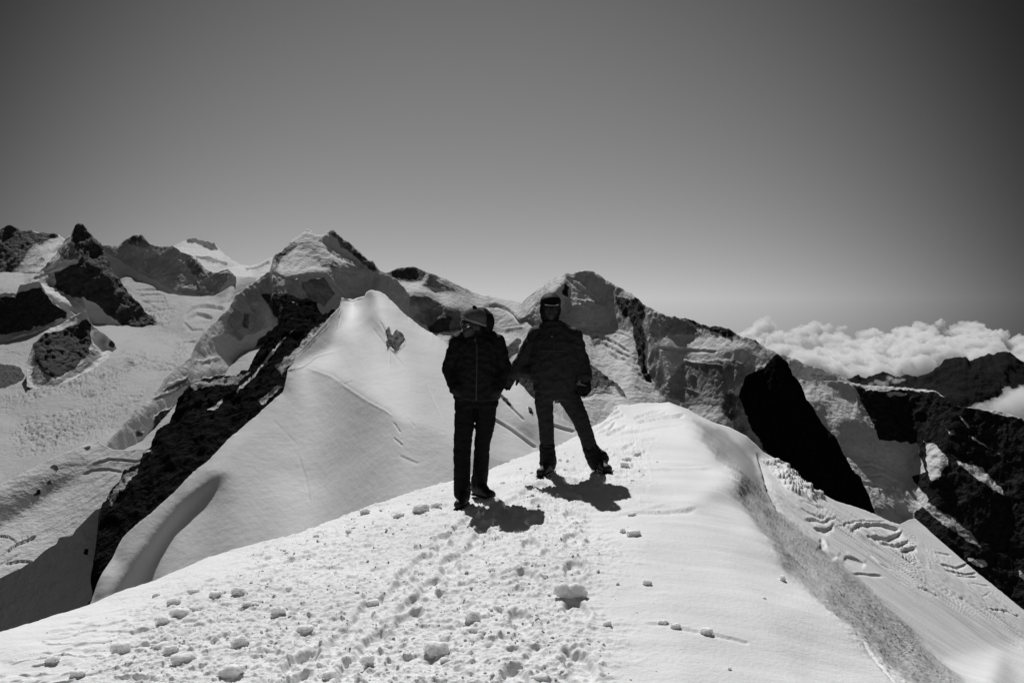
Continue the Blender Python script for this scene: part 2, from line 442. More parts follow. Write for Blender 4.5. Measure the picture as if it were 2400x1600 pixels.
terrain('glacier', [(-140,612,6900),(60,610,6850),(250,600,6900),(400,645,6500),(640,650,6400),(720,680,6000)],
    [(-140,1300,1700),(300,1220,1700),(500,1120,2100),(720,1100,2400)],
    lines=[[(-140,640,6200),(60,640,6200),(140,645,5900)],[(-140,690,5350),(60,668,5500),(100,665,5150)],
           [(-140,822,4340),(0,803,4370),(74,784,4450),(113,766,4520),(155,742,4700),(223,760,4950),(286,766,4950),(327,771,4940),(370,765,4950)],
           [(260,610,6700),(300,636,5830),(320,650,5800),(345,648,5800),(380,680,5720),(430,690,5690),(505,697,5600),(552,655,5720),(575,640,6300)],
           [(80,800,4300),(75,903,3490),(131,903,3470),(190,872,3650),(220,858,3740),(253,834,3890),(268,812,4080)]],
    pts=[(440,760,4800),(520,720,5150),(400,820,4250),(300,860,3750),(200,940,3250),(0,950,3250),(100,1050,2750),(0,1120,2450),(350,900,3500),(250,1000,2950),(380,780,4750),(440,800,4500)],
    step=2.4, mat=M_glacier, smooth_it=6, rough=(1.4,46), extra=crev,
    rock=[(.35,[(190,870),(240,850),(300,828),(335,832),(310,860),(290,890),(250,935),(225,945),(200,915)]),(.3,[(60,985),(140,985),(180,1010),(130,1035),(50,1030)]),
          (.9,[(-140,860),(0,850),(45,860),(58,880),(40,900),(0,915),(-140,920)]),(.95,[(66,892),(78,895),(80,912),(66,914)]),
          (.45,[(345,745),(360,740),(375,755),(362,768),(345,762)])],
    strokes=[([(315,678),(375,676)],4,4),([(325,690),(380,688)],4,4),([(330,705),(390,705)],4,3),([(345,725),(400,722)],4,3),
             ([(428,740),(450,718),(480,714),(530,722)],7,6),([(432,745),(460,732),(500,742)],7,7),([(430,752),(450,770),(480,772)],5,4),
             ([(410,803),(462,798)],4,4),([(405,818),(450,812)],4,3),([(340,842),(380,848),(420,858)],3.5,4),([(330,855),(380,865),(415,865)],3.5,3.5),
             ([(0,828),(25,825),(52,830)],3,2.5)], label='broad white glacier with crevasse fields in the valley on the left')

# buttress at the left edge and rock knob
terrain('mountain', [(-140,690,4560),(0,687,4560),(39,685,4560),(46,668,4580),(71,664,4590),(92,658,4600),(98,670,4600),(108,685,4600),(119,700,4600),(143,721,4610),(164,726,4640),(175,740,4680)],
    [(-140,830,4330),(0,811,4355),(74,792,4440),(113,774,4490),(155,750,4590),(175,746,4670)],
    lines=[[(-140,700,4540),(39,700,4540),(60,690,4560),(98,700,4570)],[(-140,822,4340),(0,803,4370),(74,784,4450),(113,766,4500),(155,742,4600)]],
    step=2.4, mat=M_mid, jag=3, rock_rough=(4,40), ribs=(4,20),
    rock=[(.95,[(-160,700),(30,697),(42,685),(60,680),(95,672),(118,705),(143,725),(160,732),(150,745),(110,760),(60,775),(0,785),(-160,800)]),(.5,[(-160,780),(0,775),(110,755),(155,745),(113,768),(0,804),(-160,815)])],
    label='dark rock buttress at the left edge below the horn')
terrain('mountain', [(62,850,3600),(80,798,3740),(95,783,3770),(110,772,3800),(143,760,3850),(178,736,3900),(202,728,3920),(212,752,3920),(220,766,3930),(236,778,3950),(253,789,3980),(268,805,4020),(277,822,4080)],
    [(62,905,3420),(77,911,3440),(131,911,3430),(190,880,3600),(220,867,3690),(253,843,3840),(277,826,4060)],
    lines=[[(80,803,3700),(110,775,3760),(143,775,3800),(178,756,3860),(202,744,3900)],[(75,903,3480),(131,903,3460),(190,872,3640),(220,858,3730),(253,834,3880),(268,812,4070)]],
    pts=[(235,800,4020),(245,812,3980),(215,800,3850)], step=2.4, mat=M_mid, jag=3, rock_rough=(4,40), ribs=(4,20),
    rock=[(.95,[(80,805),(108,780),(143,776),(178,758),(202,748),(212,765),(212,800),(205,830),(170,865),(130,890),(100,870),(85,840)]),(.5,[(80,800),(100,865),(131,892),(190,850),(215,810),(240,835),(190,872),(131,904),(76,904)]),
          (.9,[(255,795),(266,800),(266,815),(252,812)])], label='isolated dark rock knob capped with snow in the glacier')

# twin summit with its long shaded shoulder
terrain('mountain', [(236,1060,2330),(245,1045,2380),(253,1035,2400),(275,1010,2500),(298,978,2600),(325,955,2700),(351,935,2800),(372,911,2900),(387,885,3000),(411,861,3150),(446,837,3300),(458,807,3450),(470,787,3550),(488,769,3700),(510,748,3820),(536,722,3950),(551,694,4050),(575,676,4150),(598,659,4250),(618,644,4320),(632,634,4400),(640,601,4850),(646,595,4900),(661,590,4950),(674,575,5000),(684,563,5050),(708,547,5150),(720,536.5,5200),(729,541,5200),(744,551,5180),(759,550,5180),(768,542.5,5200),(781,539,5200),(794,551,5180),(812,566,5150),(827,575,5120),(842,587,5090),(857,605,5050),(872,611,5020),(887,629,4990),(902,640,4950),(930,655,4900),(960,690,4850)],
    [(236,1110,2345),(400,1100,2580),(560,1080,3350),(700,1020,3818),(900,900,4489),(960,880,4450)],
    lines=[[(634,634,4400),(652,645,4360),(670,650,4340),(700,645,4380),(720,641,4400),(752,641,4420),(770,660,4400),(790,690,4330)],
           [(744,551,5170),(768,581,5080),(798,602,5000),(836,620,4960)],
           [(634,634,4400),(650,618,4620),(690,598,4750),(730,598,4760),(760,612,4720),(800,640,4600),(800,690,4450)],
           [(446,845,3270),(470,838,3420),(518,826,3650)],[(411,880,3100),(446,872,3180),(500,868,3380),(536,864,3480),(556,849,3550)],
           [(836,640,4930),(840,720,4771),(905,745,4755)],
           [(372,925,2870),(410,905,3000),(440,900,3080)],[(300,985,2590),(360,945,2780),(420,925,2960)],[(253,1040,2398),(300,1060,2500),(362,1045,2600)]],
    pts=[(560,760,3990),(640,720,4250),(620,830,4000),(700,760,4200),(640,780,4130),(500,900,3370),(440,960,2940),(380,1000,2700),(720,580,4950),(690,570,5000),(745,630,4520),(870,660,4928),(600,920,3780),(700,900,3981),(500,800,3690),(810,740,4560),(520,780,3860)],
    step=2.4, mat=M_mid, smooth_it=1, slopes=(1.5,[(.5,[(620,640),(640,596),(684,558),(708,540),(722,530),(744,548),(768,582),(800,604),(838,622),(800,622),(770,640),(752,645),(720,642),(700,648),(670,652),(645,642)],5),
      (.85,[(640,600),(675,573),(690,562),(690,580),(672,600),(655,625),(640,628)],5),(.72,[(700,560),(735,560),(770,600),(740,612),(700,600)],10),(.75,[(735,600),(790,612),(800,628),(760,630)],4),
      (.4,[(760,572),(775,585),(800,600),(838,616),(846,624),(800,612),(768,590)],2.5,.2),(.5,[(758,549),(785,540),(780,556),(765,562)],3),
      (1.15,[(560,690),(640,645),(700,655),(690,700),(600,740)],16),(.62,[(765,640),(790,652),(815,680),(805,690),(785,665)],3),(.7,[(790,700),(815,690),(822,700),(800,712)],3),
      (.45,[(444,872),(470,838),(516,824),(524,838),(560,850),(540,866),(500,870),(470,882)],4),(.62,[(240,1040),(351,925),(387,880),(446,832),(474,838),(450,868),(405,895),(372,930),(351,960),(300,990),(270,1020)],5),
      (.5,[(356,938),(400,905),(438,888),(434,898),(395,920),(362,948)],3),(.55,[(480,790),(520,745),(530,760),(500,800),(470,830)],10)],7), streak=(.18,14,44,.5), jag=3.5, ribs=(3.4,22), rough=(1.6,40), rock_rough=(5,30),
    rock=[(.6,[(768,545),(781,536),(815,566),(860,605),(890,632),(880,640),(850,620),(815,590),(800,585),(790,565)]),
          (.6,[(640,600),(690,562),(700,572),(680,592),(655,612),(644,630)]),(.3,[(770,575),(860,625),(900,645),(890,680),(830,700),(790,660),(780,625)]),
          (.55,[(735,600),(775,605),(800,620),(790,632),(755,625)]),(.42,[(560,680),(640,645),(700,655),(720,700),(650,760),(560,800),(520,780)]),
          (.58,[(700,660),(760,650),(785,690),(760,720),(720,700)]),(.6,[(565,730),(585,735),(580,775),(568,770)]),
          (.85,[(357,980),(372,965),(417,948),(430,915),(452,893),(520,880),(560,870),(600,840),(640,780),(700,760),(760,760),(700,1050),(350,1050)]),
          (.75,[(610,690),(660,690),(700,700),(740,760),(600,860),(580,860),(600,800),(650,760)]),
          (.55,[(455,845),(475,843),(520,835),(515,845),(470,855)]),(.55,[(380,905),(440,880),(450,900),(400,915)]),(.6,[(318,1010),(335,1012),(335,1022),(320,1022)])],
    strokes=[([(634,636),(670,651),(720,642),(755,642)],5,3),([(765,580),(790,600),(830,618)],4,4),([(770,620),(800,635),(840,640)],4,4),([(775,655),(800,680),(815,695)],5,4),
             ([(700,655),(725,640)],3,3),([(556,915),(600,880),(680,780)],4,-6),([(380,915),(440,885)],4,5),([(360,935),(430,905)],4,5)],
    label='twin-peaked snow summit with a long shaded shoulder above the glacier')

# ridge and snow saddle right of the twin summit
terrain('snowfield', [(850,640,5250),(880,634,5300),(902,638,5300),(917,636,5350),(929,629,5400),(950,627,5400),(970,626,5400),(991,634,5400),(1006,639,5300),(1030,647,5400),(1050,655,5400),(1080,670,5500),(1110,685,5600),(1150,694,5600),(1200,703,5500),(1240,712,5300),(1320,720,4800)],
    [(850,860,2600),(1000,900,2300),(1150,1000,1500),(1320,1000,1300)],
    lines=[[(888,644,5150),(905,652,5050),(930,662,5000),(945,655,5080),(960,665,4900)],
           [(1006,640,5300),(998,655,5150),(985,669,4950),(1030,682,4980),(1070,684,5000)],
           [(880,690,4300),(905,694,4180),(925,690,4150),(946,688,4120),(991,690,4080),(1008,698,4030),(1030,706,3950),(1050,722,3850),(1083,727,3780)],
           [(905,770,4000),(960,780,3900),(1018,784,3800),(1058,776,3720),(1083,770,3700)],
           [(1083,727,3780),(1130,712,3950),(1165,711,3900),(1185,716,3700),(1205,735,3450),(1222,748,3300)],
           [(1100,745,3650),(1150,755,3400),(1200,762,3200),(1240,775,3000)],
           [(1090,780,3300),(1150,790,3000),(1210,785,2700)],
           [(1083,830,2600),(1150,840,2300),(1200,830,2500),(1240,800,2650)]],
    pts=[(940,675,4650),(1080,700,4600),(1160,702,4700),(1240,740,3300),(1190,870,2050),(1230,900,1850)],
    step=2.6, mat=M_far, smooth_it=1, jag=1.5, rough=(1.2,40), rock_rough=(4,26), streak=(.10,60,14,0),
    slopes=(.36,[(1.15,[(893,640),(915,634),(930,624),(975,620),(1000,634),(990,655),(965,662),(930,653),(905,668),(893,655)],4),(1.1,[(1006,640),(1040,660),(1078,684),(1030,682),(986,670)],3),
      (1.25,[(903,696),(925,690),(946,688),(991,689),(1012,697),(1032,707),(1050,722),(1083,728),(1086,770),(1058,776),(1018,786),(960,780)],4),(.5,[(1020,745),(1040,725),(1050,718),(1046,735),(1030,755)],3),
      (.72,[(1083,729),(1120,728),(1160,738),(1222,752),(1245,778),(1200,766),(1140,757),(1083,752)],7),(.62,[(1150,700),(1172,706),(1200,726),(1218,748),(1150,742)],5),(.85,[(1090,760),(1160,762),(1240,776),(1240,786),(1140,780)],7),
      (.9,[(1060,790),(1150,800),(1200,810),(1180,850),(1060,850)],10),(.95,[(1190,850),(1290,870),(1290,950),(1240,940)],6)],6),
    rock=[(.72,[(915,634),(930,628),(975,624),(1000,636),(990,655),(960,660),(930,655),(918,645)]),(.55,[(1008,642),(1035,662),(1068,683),(1030,680),(990,668)]),
          (.5,[(895,640),(925,650),(915,662),(895,665)]),
          (.52,[(905,696),(946,690),(1000,692),(1032,708),(1050,724),(1080,730),(1090,775),(1018,782),(960,740)]),
          (.7,[(1018,782),(1000,770),(1030,745),(1060,740),(1055,775)]),(.85,[(1180,820),(1212,790),(1222,796),(1215,820),(1190,845)]),
          (.8,[(1140,900),(1190,850),(1290,860),(1290,960),(1240,950),(1200,900)])],
    strokes=[([(1000,735),(1025,720),(1040,716)],4,-5),([(1130,716),(1165,713),(1190,722),(1222,750)],6,5),([(1080,730),(1110,735),(1150,745)],5,4),([(1180,770),(1230,762)],6,-5),([(1060,800),(1080,805)],4,4)],
    label='white snow saddle right of the twin summit')

# right-hand pyramid mountain
terrain('mountain', [(1205,725,3050),(1218,715,3050),(1239,694,3000),(1263,676,2950),(1290,655,2900),(1305,648,2880),(1317,645,2860),(1328,641,2850),(1343,641,2860),(1364,634,2860),(1379,631,2860),(1391,635,2850),(1406,646,2830),(1436,664,2790),(1468,682,2720),(1480,686,2680),(1492,697,2620),(1502,706,2580),(1511,715,2540),(1537,727,2500),(1561,741,2460),(1596,744,2440),(1605,744,2440),(1618,750,2430),(1632,755,2420),(1659,765,2360),(1686,765,2320),(1709,770,2280),(1724,783,2260),(1769,796,2200),(1795,813,2160),(1822,826,2130),(1855,838,2100),(1890,853,2070),(1926,865,2050),(1962,874,2030),(1992,892,2000),(2040,910,1950)],
    [(1205,737,3000),(1218,752,2900),(1235,747,2800),(1262,762,2600),(1300,800,2300),(1345,960,1500),(1400,1060,1050),(1500,1060,1080),(1580,1060,2150),(1700,1080,2080),(1850,1080,1980),(2040,1060,1850)],
    lines=[[(1328,641,2850),(1322,665,2760),(1300,692,2690),(1265,706,2640),(1240,738,2590),(1218,748,2560)],
           [(1328,641,2850),(1345,660,2810),(1370,678,2800),(1400,695,2790)],
           [(1240,770,2550),(1300,765,2640),(1376,766,2690),(1420,768,2680),(1477,775,2600),(1490,800,2500)],
           [(1492,697,2620),(1497,740,2570),(1490,790,2500),(1492,840,2420),(1510,880,2350),(1530,905,2310),(1552,930,2280)],
           [(1400,800,2300),(1440,850,1900),(1470,920,1350),(1552,940,1150)],
           [(1552,792,2395),(1600,795,2375),(1662,788,2310),(1700,790,2270)],[(1552,806,2340),(1600,815,2290),(1662,824,2225),(1720,820,2190)],
           [(1580,960,2260),(1700,1000,2130),(1800,980,2040)],
           [(1760,880,2154),(1850,880,2075),(1908,897,2010),(1960,925,1900),(1990,945,1850)],[(1840,930,1850),(1900,945,1780),(1944,960,1700),(2000,985,1600)]],
    pts=[(1280,665,2890),(1270,690,2760),(1380,720,2775),(1350,715,2730),(1560,770,2430),(1640,870,2270),(1560,870,2340),(1640,775,2355),(1750,830,2160),(1230,715,2850)],
    step=2.4, mat=M_mid, smooth_it=1, jag=3, rough=(1.5,44), rock_rough=(4,28), streak=(.2,40,16,-1.0), ribs=(3.4,22),
    slopes=(1.75,[(.36,[(1195,725),(1218,710),(1290,650),(1328,636),(1322,665),(1300,690),(1265,705),(1245,737),(1218,748),(1195,742)],4),(.78,[(1330,645),(1345,642),(1375,670),(1408,697),(1385,706),(1352,692),(1345,725),(1330,700)],4),
      (.5,[(1350,702),(1372,700),(1420,716),(1400,722),(1372,712),(1360,716)],3),(.42,[(1262,770),(1300,778),(1376,765),(1400,768),(1440,772),(1477,774),(1486,800),(1492,840),(1510,880),(1530,910),(1552,934),(1575,1070),(1262,1070)],5),
      (.75,[(1380,790),(1400,782),(1440,800),(1480,822),(1480,832),(1440,820),(1400,808)],5),(.6,[(1376,768),(1440,774),(1480,780),(1488,830),(1420,800)],14),(.7,[(1420,812),(1460,830),(1490,850),(1480,856),(1440,838)],4),
      (.66,[(1552,792),(1600,798),(1662,789),(1700,788),(1740,798),(1765,815),(1700,824),(1650,832),(1600,816),(1555,808)],5),(.8,[(1570,830),(1650,838),(1720,850),(1690,870),(1620,850),(1575,850)],12),
      (.5,[(1868,886),(1908,897),(1950,908),(1968,928),(1986,949),(2030,990),(1962,981),(1944,945),(1896,945),(1880,915)],5),(.5,[(1604,884),(1632,874),(1632,882),(1610,892)],3),(.5,[(1608,905),(1640,916),(1636,921),(1612,914)],3),(.6,[(1566,852),(1596,862),(1592,866)],3),
      (.9,[(1580,1000),(1640,900),(1700,960),(1700,1060),(1600,1060)],30)],6),
    rock=[(.38,[(1330,640),(1380,628),(1440,665),(1500,705),(1500,790),(1475,775),(1376,765),(1320,765),(1290,750),(1330,700),(1400,700),(1350,665)]),
          (.95,[(1478,700),(1495,695),(1515,715),(1510,760),(1515,800),(1512,850),(1530,900),(1515,890),(1495,850),(1488,790),(1480,750)]),
          (.95,[(1600,742),(1635,752),(1660,763),(1686,763),(1712,770),(1724,785),(1700,792),(1690,780),(1660,772),(1625,762)]),
          (.5,[(1520,725),(1600,745),(1650,785),(1550,790),(1545,810),(1560,900),(1620,950),(1560,930),(1520,880)]),
          (.5,[(1600,850),(1700,840),(1780,860),(1860,850),(1840,900),(1740,900),(1700,950),(1600,950),(1560,900)]),
          (.8,[(1440,690),(1480,700),(1485,730),(1465,745),(1450,720)]),(.75,[(1322,665),(1332,672),(1330,695),(1318,690)]),
          (.6,[(1700,920),(1740,930),(1760,1000),(1740,1020),(1690,960)]),(.9,[(1765,790),(1780,798),(1785,806),(1770,802)]),
          (.55,[(1380,790),(1400,785),(1410,800),(1390,815)]),(.5,[(1900,880),(1960,880),(1980,920),(1930,915)])],
    strokes=[([(1328,645),(1350,668),(1400,697)],5,4),([(1352,700),(1380,705),(1420,718)],4,-4),([(1360,712),(1385,722)],4,-4),
             ([(1375,790),(1400,780),(1440,800),(1480,825)],5,5),([(1410,800),(1450,822),(1485,838)],4,6),([(1420,820),(1450,838),(1470,842)],4,5),([(1470,850),(1500,870)],4,4),([(1480,862),(1505,880)],4,4),
             ([(1380,770),(1450,778),(1480,790)],4,4),([(1540,812),(1600,818),(1690,822)],5,5),([(1560,855),(1600,862)],3,-6),([(1600,905),(1640,920)],3,-6),([(1612,885),(1630,876)],3,-6),([(1575,875),(1588,870)],3,-5),
             ([(1600,840),(1640,850),(1700,855)],6,-5),([(1220,750),(1245,735),(1262,705)],4,3)],
    label='pyramid-shaped peak right of centre with a long ridge falling to the right')
# dark rock spur in the snow basin behind the right-hand person
terrain('rock_spur', [(1300,800,1560),(1340,830,1540),(1376,852,1520),(1395,862,1510),(1409,872,1500),(1430,888,1480),(1448,902,1460),(1460,915,1440),(1469,931,1420)],
    [(1300,945,1400),(1350,942,1400),(1394,934,1400),(1430,938,1400),(1469,940,1400)],
    lines=[[(1364,934,1420),(1394,922,1420),(1420,926,1425),(1440,928,1425)]], step=2.2, mat=M_mid, jag=3, rock_rough=(5,26), back=.6,
    rock=[(.7,[(1290,790),(1376,848),(1409,868),(1450,900),(1475,935),(1455,928),(1440,905),(1425,905),(1420,915),(1400,905),(1380,925),(1290,950)]),(.5,[(1380,880),(1425,900),(1440,925),(1395,925),(1364,936),(1350,900)])],
    label='small dark rock spur beside the right-hand person in the snow basin')

# right: far dark mountains, black massif, black pyramid
terrain('mountain', [(1950,905,9000),(1980,889,9000),(2000,884,9000),(2012,880,9000),(2030,887,9000),(2048,882,9000),(2066,871,9000),(2080,874,9000),(2095,884,8900),(2111,883,8800),(2125,879,8700),(2146,883,8600),(2166,878,8500),(2188,868,8400),(2200,856,8400),(2212,845,8400),(2242,838,8400),(2259,838,8400),(2271,846,8400),(2295,838,8500),(2313,829,8600),(2340,826,8600),(2367,826,8600),(2384,838,8500),(2400,848,8500),(2520,880,8400)],
    [(1950,960,8300),(2520,1060,7000)], lines=[[(2242,842,8300),(2290,870,8050),(2330,890,7900)],[(2111,890,8600),(2260,930,7800),(2400,960,7500)]],
    step=2.6, mat=M_black, jag=4, rock_rough=(4,34), ribs=(3,22), rock=[(.9,[(1900,860),(2200,820),(2400,800),(2600,850),(2600,1100),(1900,1000)])], label='far dark mountains rising out of the clouds on the right')
terrain('mountain', [(1830,905,1900),(1870,892,1900),(1920,893,1900),(1975,893,1900),(2000,899,1900),(2051,904,1900),(2090,906,1900),(2122,908,1900),(2145,911,1880),(2170,912,1850),(2200,919,1800),(2218,934,1770),(2236,947,1750),(2258,953,1740),(2280,955,1740),(2310,960,1730),(2340,961,1720),(2372,972,1700),(2400,987,1680),(2520,1040,1600)],
    [(1830,1200,1300),(2100,1330,1190),(2300,1480,1290),(2520,1560,1280)],
    lines=[[(1992,902,1870),(2051,917,1780),(2087,914,1780),(2131,914,1800),(2200,924,1770)],
           [(1870,915,1820),(1944,943,1720),(1962,981,1600),(2027,990,1580)],[(1971,1056,1562),(2015,1071,1555),(2051,1074,1550),(2087,1098,1520),(2137,1131,1480),(2180,1170,1440)],
           [(1990,1105,1420),(2040,1180,1290),(2110,1235,1230)],
           [(2167,1035,1620),(2205,1050,1600),(2222,1073,1585)],[(2173,1105,1500),(2200,1120,1490),(2215,1090,1530)],
           [(2239,1078,1570),(2270,1090,1560),(2304,1095,1555)],[(2300,1125,1480),(2343,1158,1430),(2352,1160,1420)]],
    pts=[(2060,970,1680),(2160,990,1700),(2280,1020,1650),(2350,1100,1560),(2250,1200,1440),(2350,1300,1390),(2100,1140,1400)],
    step=2.4, mat=M_black, smooth_it=1, jag=3, rough=(1.6,30), rock_rough=(7,60), streak=(.22,26,60,-.5), ribs=(3.5,26),
    slopes=(1.35,[(.4,[(1980,890),(2051,900),(2124,906),(2124,915),(2085,914),(2051,918),(1992,904)],2.5),(.62,[(2166,1034),(2188,1038),(2206,1052),(2222,1074),(2221,1090),(2206,1104),(2200,1124),(2182,1126),(2173,1100)],3),
      (.6,[(2239,1078),(2268,1088),(2304,1093),(2303,1104),(2343,1137),(2352,1158),(2320,1142),(2292,1122),(2262,1098)],3),(.45,[(1971,1056),(2015,1071),(2051,1074),(2087,1098),(2137,1131),(2175,1175),(2100,1200),(2040,1195),(1990,1105)],6),
      (.9,[(2100,1140),(2160,1160),(2300,1280),(2280,1300),(2120,1200)],10),(.7,[(2255,1300),(2290,1302),(2320,1320),(2316,1334),(2260,1316)],4),(.95,[(1850,905),(2000,930),(2060,960),(2120,1040),(2000,1050),(1940,1000),(1900,960)],16),(.42,[(1862,890),(1908,900),(1950,908),(1975,930),(2000,950),(2040,992),(1962,984),(1944,946),(1896,946),(1876,915)],5)],6),
    rock=[(1,[(2000,902),(2030,915),(2051,918),(2085,916),(2120,914),(2200,920),(2236,947),(2400,985),(2600,1050),(2600,1600),(2260,1480),(2150,1250),(2140,1205),(2180,1170),(2140,1120),(2170,1105),(2150,1040),(2060,1030),(2040,980),(2020,940)]),
          (.40,[(2010,925),(2060,960),(2090,1030),(2160,1050),(2160,1110),(2080,1085),(2000,1050),(1990,1000)]),
          (.36,[(2040,1150),(2100,1140),(2160,1150),(2150,1230),(2040,1200)])],
    strokes=[([(2010,1095),(2040,1085),(2080,1100)],4,5),([(2030,1115),(2070,1110),(2110,1130)],4,6),([(2020,1130),(2060,1135),(2100,1150)],5,6),([(2090,1120),(2130,1145),(2160,1180)],5,6)],
    label='black rock massif with snow patches filling the right edge')
# snow patches of the massif: snow wins over rock there
def unrock(o, polys, soft=3):
    me = o.data; n = len(me.vertices)
    co = np.zeros(n * 3, np.float32); me.vertices.foreach_get('co', co); co = co.reshape(-1, 3).astype(float)
    # back to picture coordinates to mark the traced patches
    c, s = math.cos(PITCH), math.sin(PITCH)
    zf = co[:, 1] * c - co[:, 2] * s; yy = co[:, 1] * s + co[:, 2] * c
    U = 1200 + F * co[:, 0] / zf; V = 800 - F * yy / zf
    at = me.attributes['rock']; a = np.zeros(n, np.float32); at.data.foreach_get('value', a)
    wob = fbm(np.stack([U / 20, V / 20, U * 0], -1), 4, .6) * 9
    for q in polys:
        k = 0.0
        if isinstance(q[0], (int, float)): k, q = q
        m = poly_mask(q, U, V, soft, wob); a = np.minimum(a, 1 - m * (1 - k))
    at.data.foreach_set('value', a.astype(np.float32))
unrock(COL.objects[-1], [[(2166,1034),(2188,1038),(2206,1052),(2222,1074),(2221,1090),(2206,1104),(2200,1124),(2182,1126),(2173,1100)],
    [(2239,1078),(2268,1088),(2304,1093),(2303,1104),(2343,1137),(2352,1158),(2320,1142),(2292,1122),(2262,1098)],
    (.3,[(2246,970),(2262,985),(2276,1003),(2270,1004),(2250,980)]),(.3,[(2267,1010),(2290,1030),(2330,1052),(2345,1065),(2310,1050),(2280,1030)]),(.3,[(2215,1002),(2240,1020),(2225,1018)]),
    (.35,[(2075,920),(2100,917),(2135,923),(2110,930),(2085,932)]),(.4,[(2120,1150),(2160,1165),(2230,1210),(2280,1250),(2310,1290),(2270,1270),(2200,1220),(2150,1180)]),
    (.1,[(2262,1303),(2290,1306),(2315,1320),(2316,1330),(2290,1326),(2268,1315)]),(.3,[(2385,1330),(2410,1350),(2410,1370),(2390,1350)])])
terrain('rock_spur', [(1715,1010,900),(1728,940,905),(1736,915,905),(1742,900,908),(1745,886,910),(1756,878,912),(1768,871,915),(1782,864,915),(1795,856,918),(1810,838,920),(1822,829,920),(1832,841,918),(1840,850,915),(1849,865,912),(1867,886,905),(1878,913,900),(1890,937,895),(1902,949,890),(1914,972,885),(1938,1002,875),(1962,1029,865),(1971,1053,860),(1986,1077,855),(1998,1100,850),(2021,1124,840),(2036,1161,830),(2053,1206,820)],
    [(1715,1030,890),(1754,1080,880),(1800,1130,870),(1900,1200,850),(2000,1240,830),(2053,1250,810)],
    lines=[[(1822,829,920),(1830,900,895),(1870,1000,875),(1930,1100,850)],[(1795,856,918),(1790,930,900),(1830,1050,880)]],
    step=2.2, mat=M_rockn, jag=5, rock_rough=(7,50), ribs=(5,24), back=.5,
    rock=[(1,[(1700,860),(1822,800),(1900,900),(2080,1200),(2080,1280),(1960,1190),(1880,1130),(1800,1060),(1765,1010),(1745,960)]),(.5,[(1700,850),(1745,960),(1765,1010),(1800,1060),(1900,1140),(1960,1190),(1900,1220),(1700,1100)])],
    strokes=[([(1815,860),(1835,850),(1850,875)],5,6)], label='black pyramidal rock tooth standing right of the crest')

# lower left snow spur and the dark snow slope
M_spur = terrain_mat('spur_snow', 14, snow=.62, rock=.03, bump=.3)
terrain('ridge', [(-140,1200,810),(0,1136,860),(60,1105,885),(128,1070,915),(175,1052,930),(220,1034,950),(229,1032,950),(247,1045,930),(268,1054,915),(300,1055,900),(340,1050,880),(375,1040,865)],
    [(-140,1520,760),(100,1460,700),(375,1300,652)],
    lines=[[(-140,1290,950),(0,1236,918),(86,1190,886),(143,1151,858),(184,1119,846),(214,1092,850),(256,1078,835),(333,1080,800)],
           [(0,1160,938),(86,1110,908),(150,1080,885),(205,1060,872)],[(-140,1302,930),(0,1246,905),(86,1200,874),(143,1162,848),(184,1130,838),(214,1102,842),(256,1088,826)],[(0,1360,784),(226,1192,763),(300,1120,785)]],
    step=2.4, mat=M_spur, smooth_it=3, rough=(.8,120), rock_rough=(3,20), back=.3, streak=(.06,80,40,.5),
    slopes=(.36,[(.8,[(-140,1220),(0,1155),(60,1125),(128,1090),(184,1068),(225,1068),(214,1090),(184,1118),(143,1150),(86,1189),(0,1236),(-140,1290)],10,.1),(1.3,[(-140,1250),(0,1185),(86,1145),(150,1115),(190,1100),(184,1118),(143,1150),(86,1189),(0,1236),(-140,1290)],8,.1),
      (.7,[(200,1098),(256,1080),(333,1082),(333,1090),(256,1090),(200,1110)],5,.2)],10,12),
    rock=[(1,[(200,1050),(212,1044),(214,1047),(204,1055)]),(.7,[(118,1095),(128,1090),(142,1097),(132,1104)]),(.7,[(107,1130),(118,1122),(127,1134),(112,1139)]),(.7,[(73,1160),(92,1147),(94,1155),(82,1165)])],
    strokes=[([(210,1088),(256,1074),(333,1079)],4,5),([(190,1112),(214,1100),(256,1098),(290,1104)],5,4),([(-10,1254),(22,1256),(38,1268),(36,1282)],3,7),([(12,1292),(36,1275),(60,1264),(86,1254)],5,8),([(10,1320),(50,1313),(80,1315)],4,6),([(-20,1330),(20,1312),(50,1292)],3,4),([(2,1308),(20,1280)],3,4),([(50,1253),(52,1270)],2,5),([(63,1250),(66,1268)],2,5)],
    label='white snow spur with a shaded underside at lower left')
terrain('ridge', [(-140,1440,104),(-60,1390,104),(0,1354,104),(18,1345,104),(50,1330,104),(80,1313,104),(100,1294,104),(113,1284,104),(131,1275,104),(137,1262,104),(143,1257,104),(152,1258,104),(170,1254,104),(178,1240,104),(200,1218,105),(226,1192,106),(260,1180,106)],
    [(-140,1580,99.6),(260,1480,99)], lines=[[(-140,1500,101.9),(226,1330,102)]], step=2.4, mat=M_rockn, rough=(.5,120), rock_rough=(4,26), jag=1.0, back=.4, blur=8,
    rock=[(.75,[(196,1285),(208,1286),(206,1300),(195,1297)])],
    label='shaded snow slope dropping away at lower left')

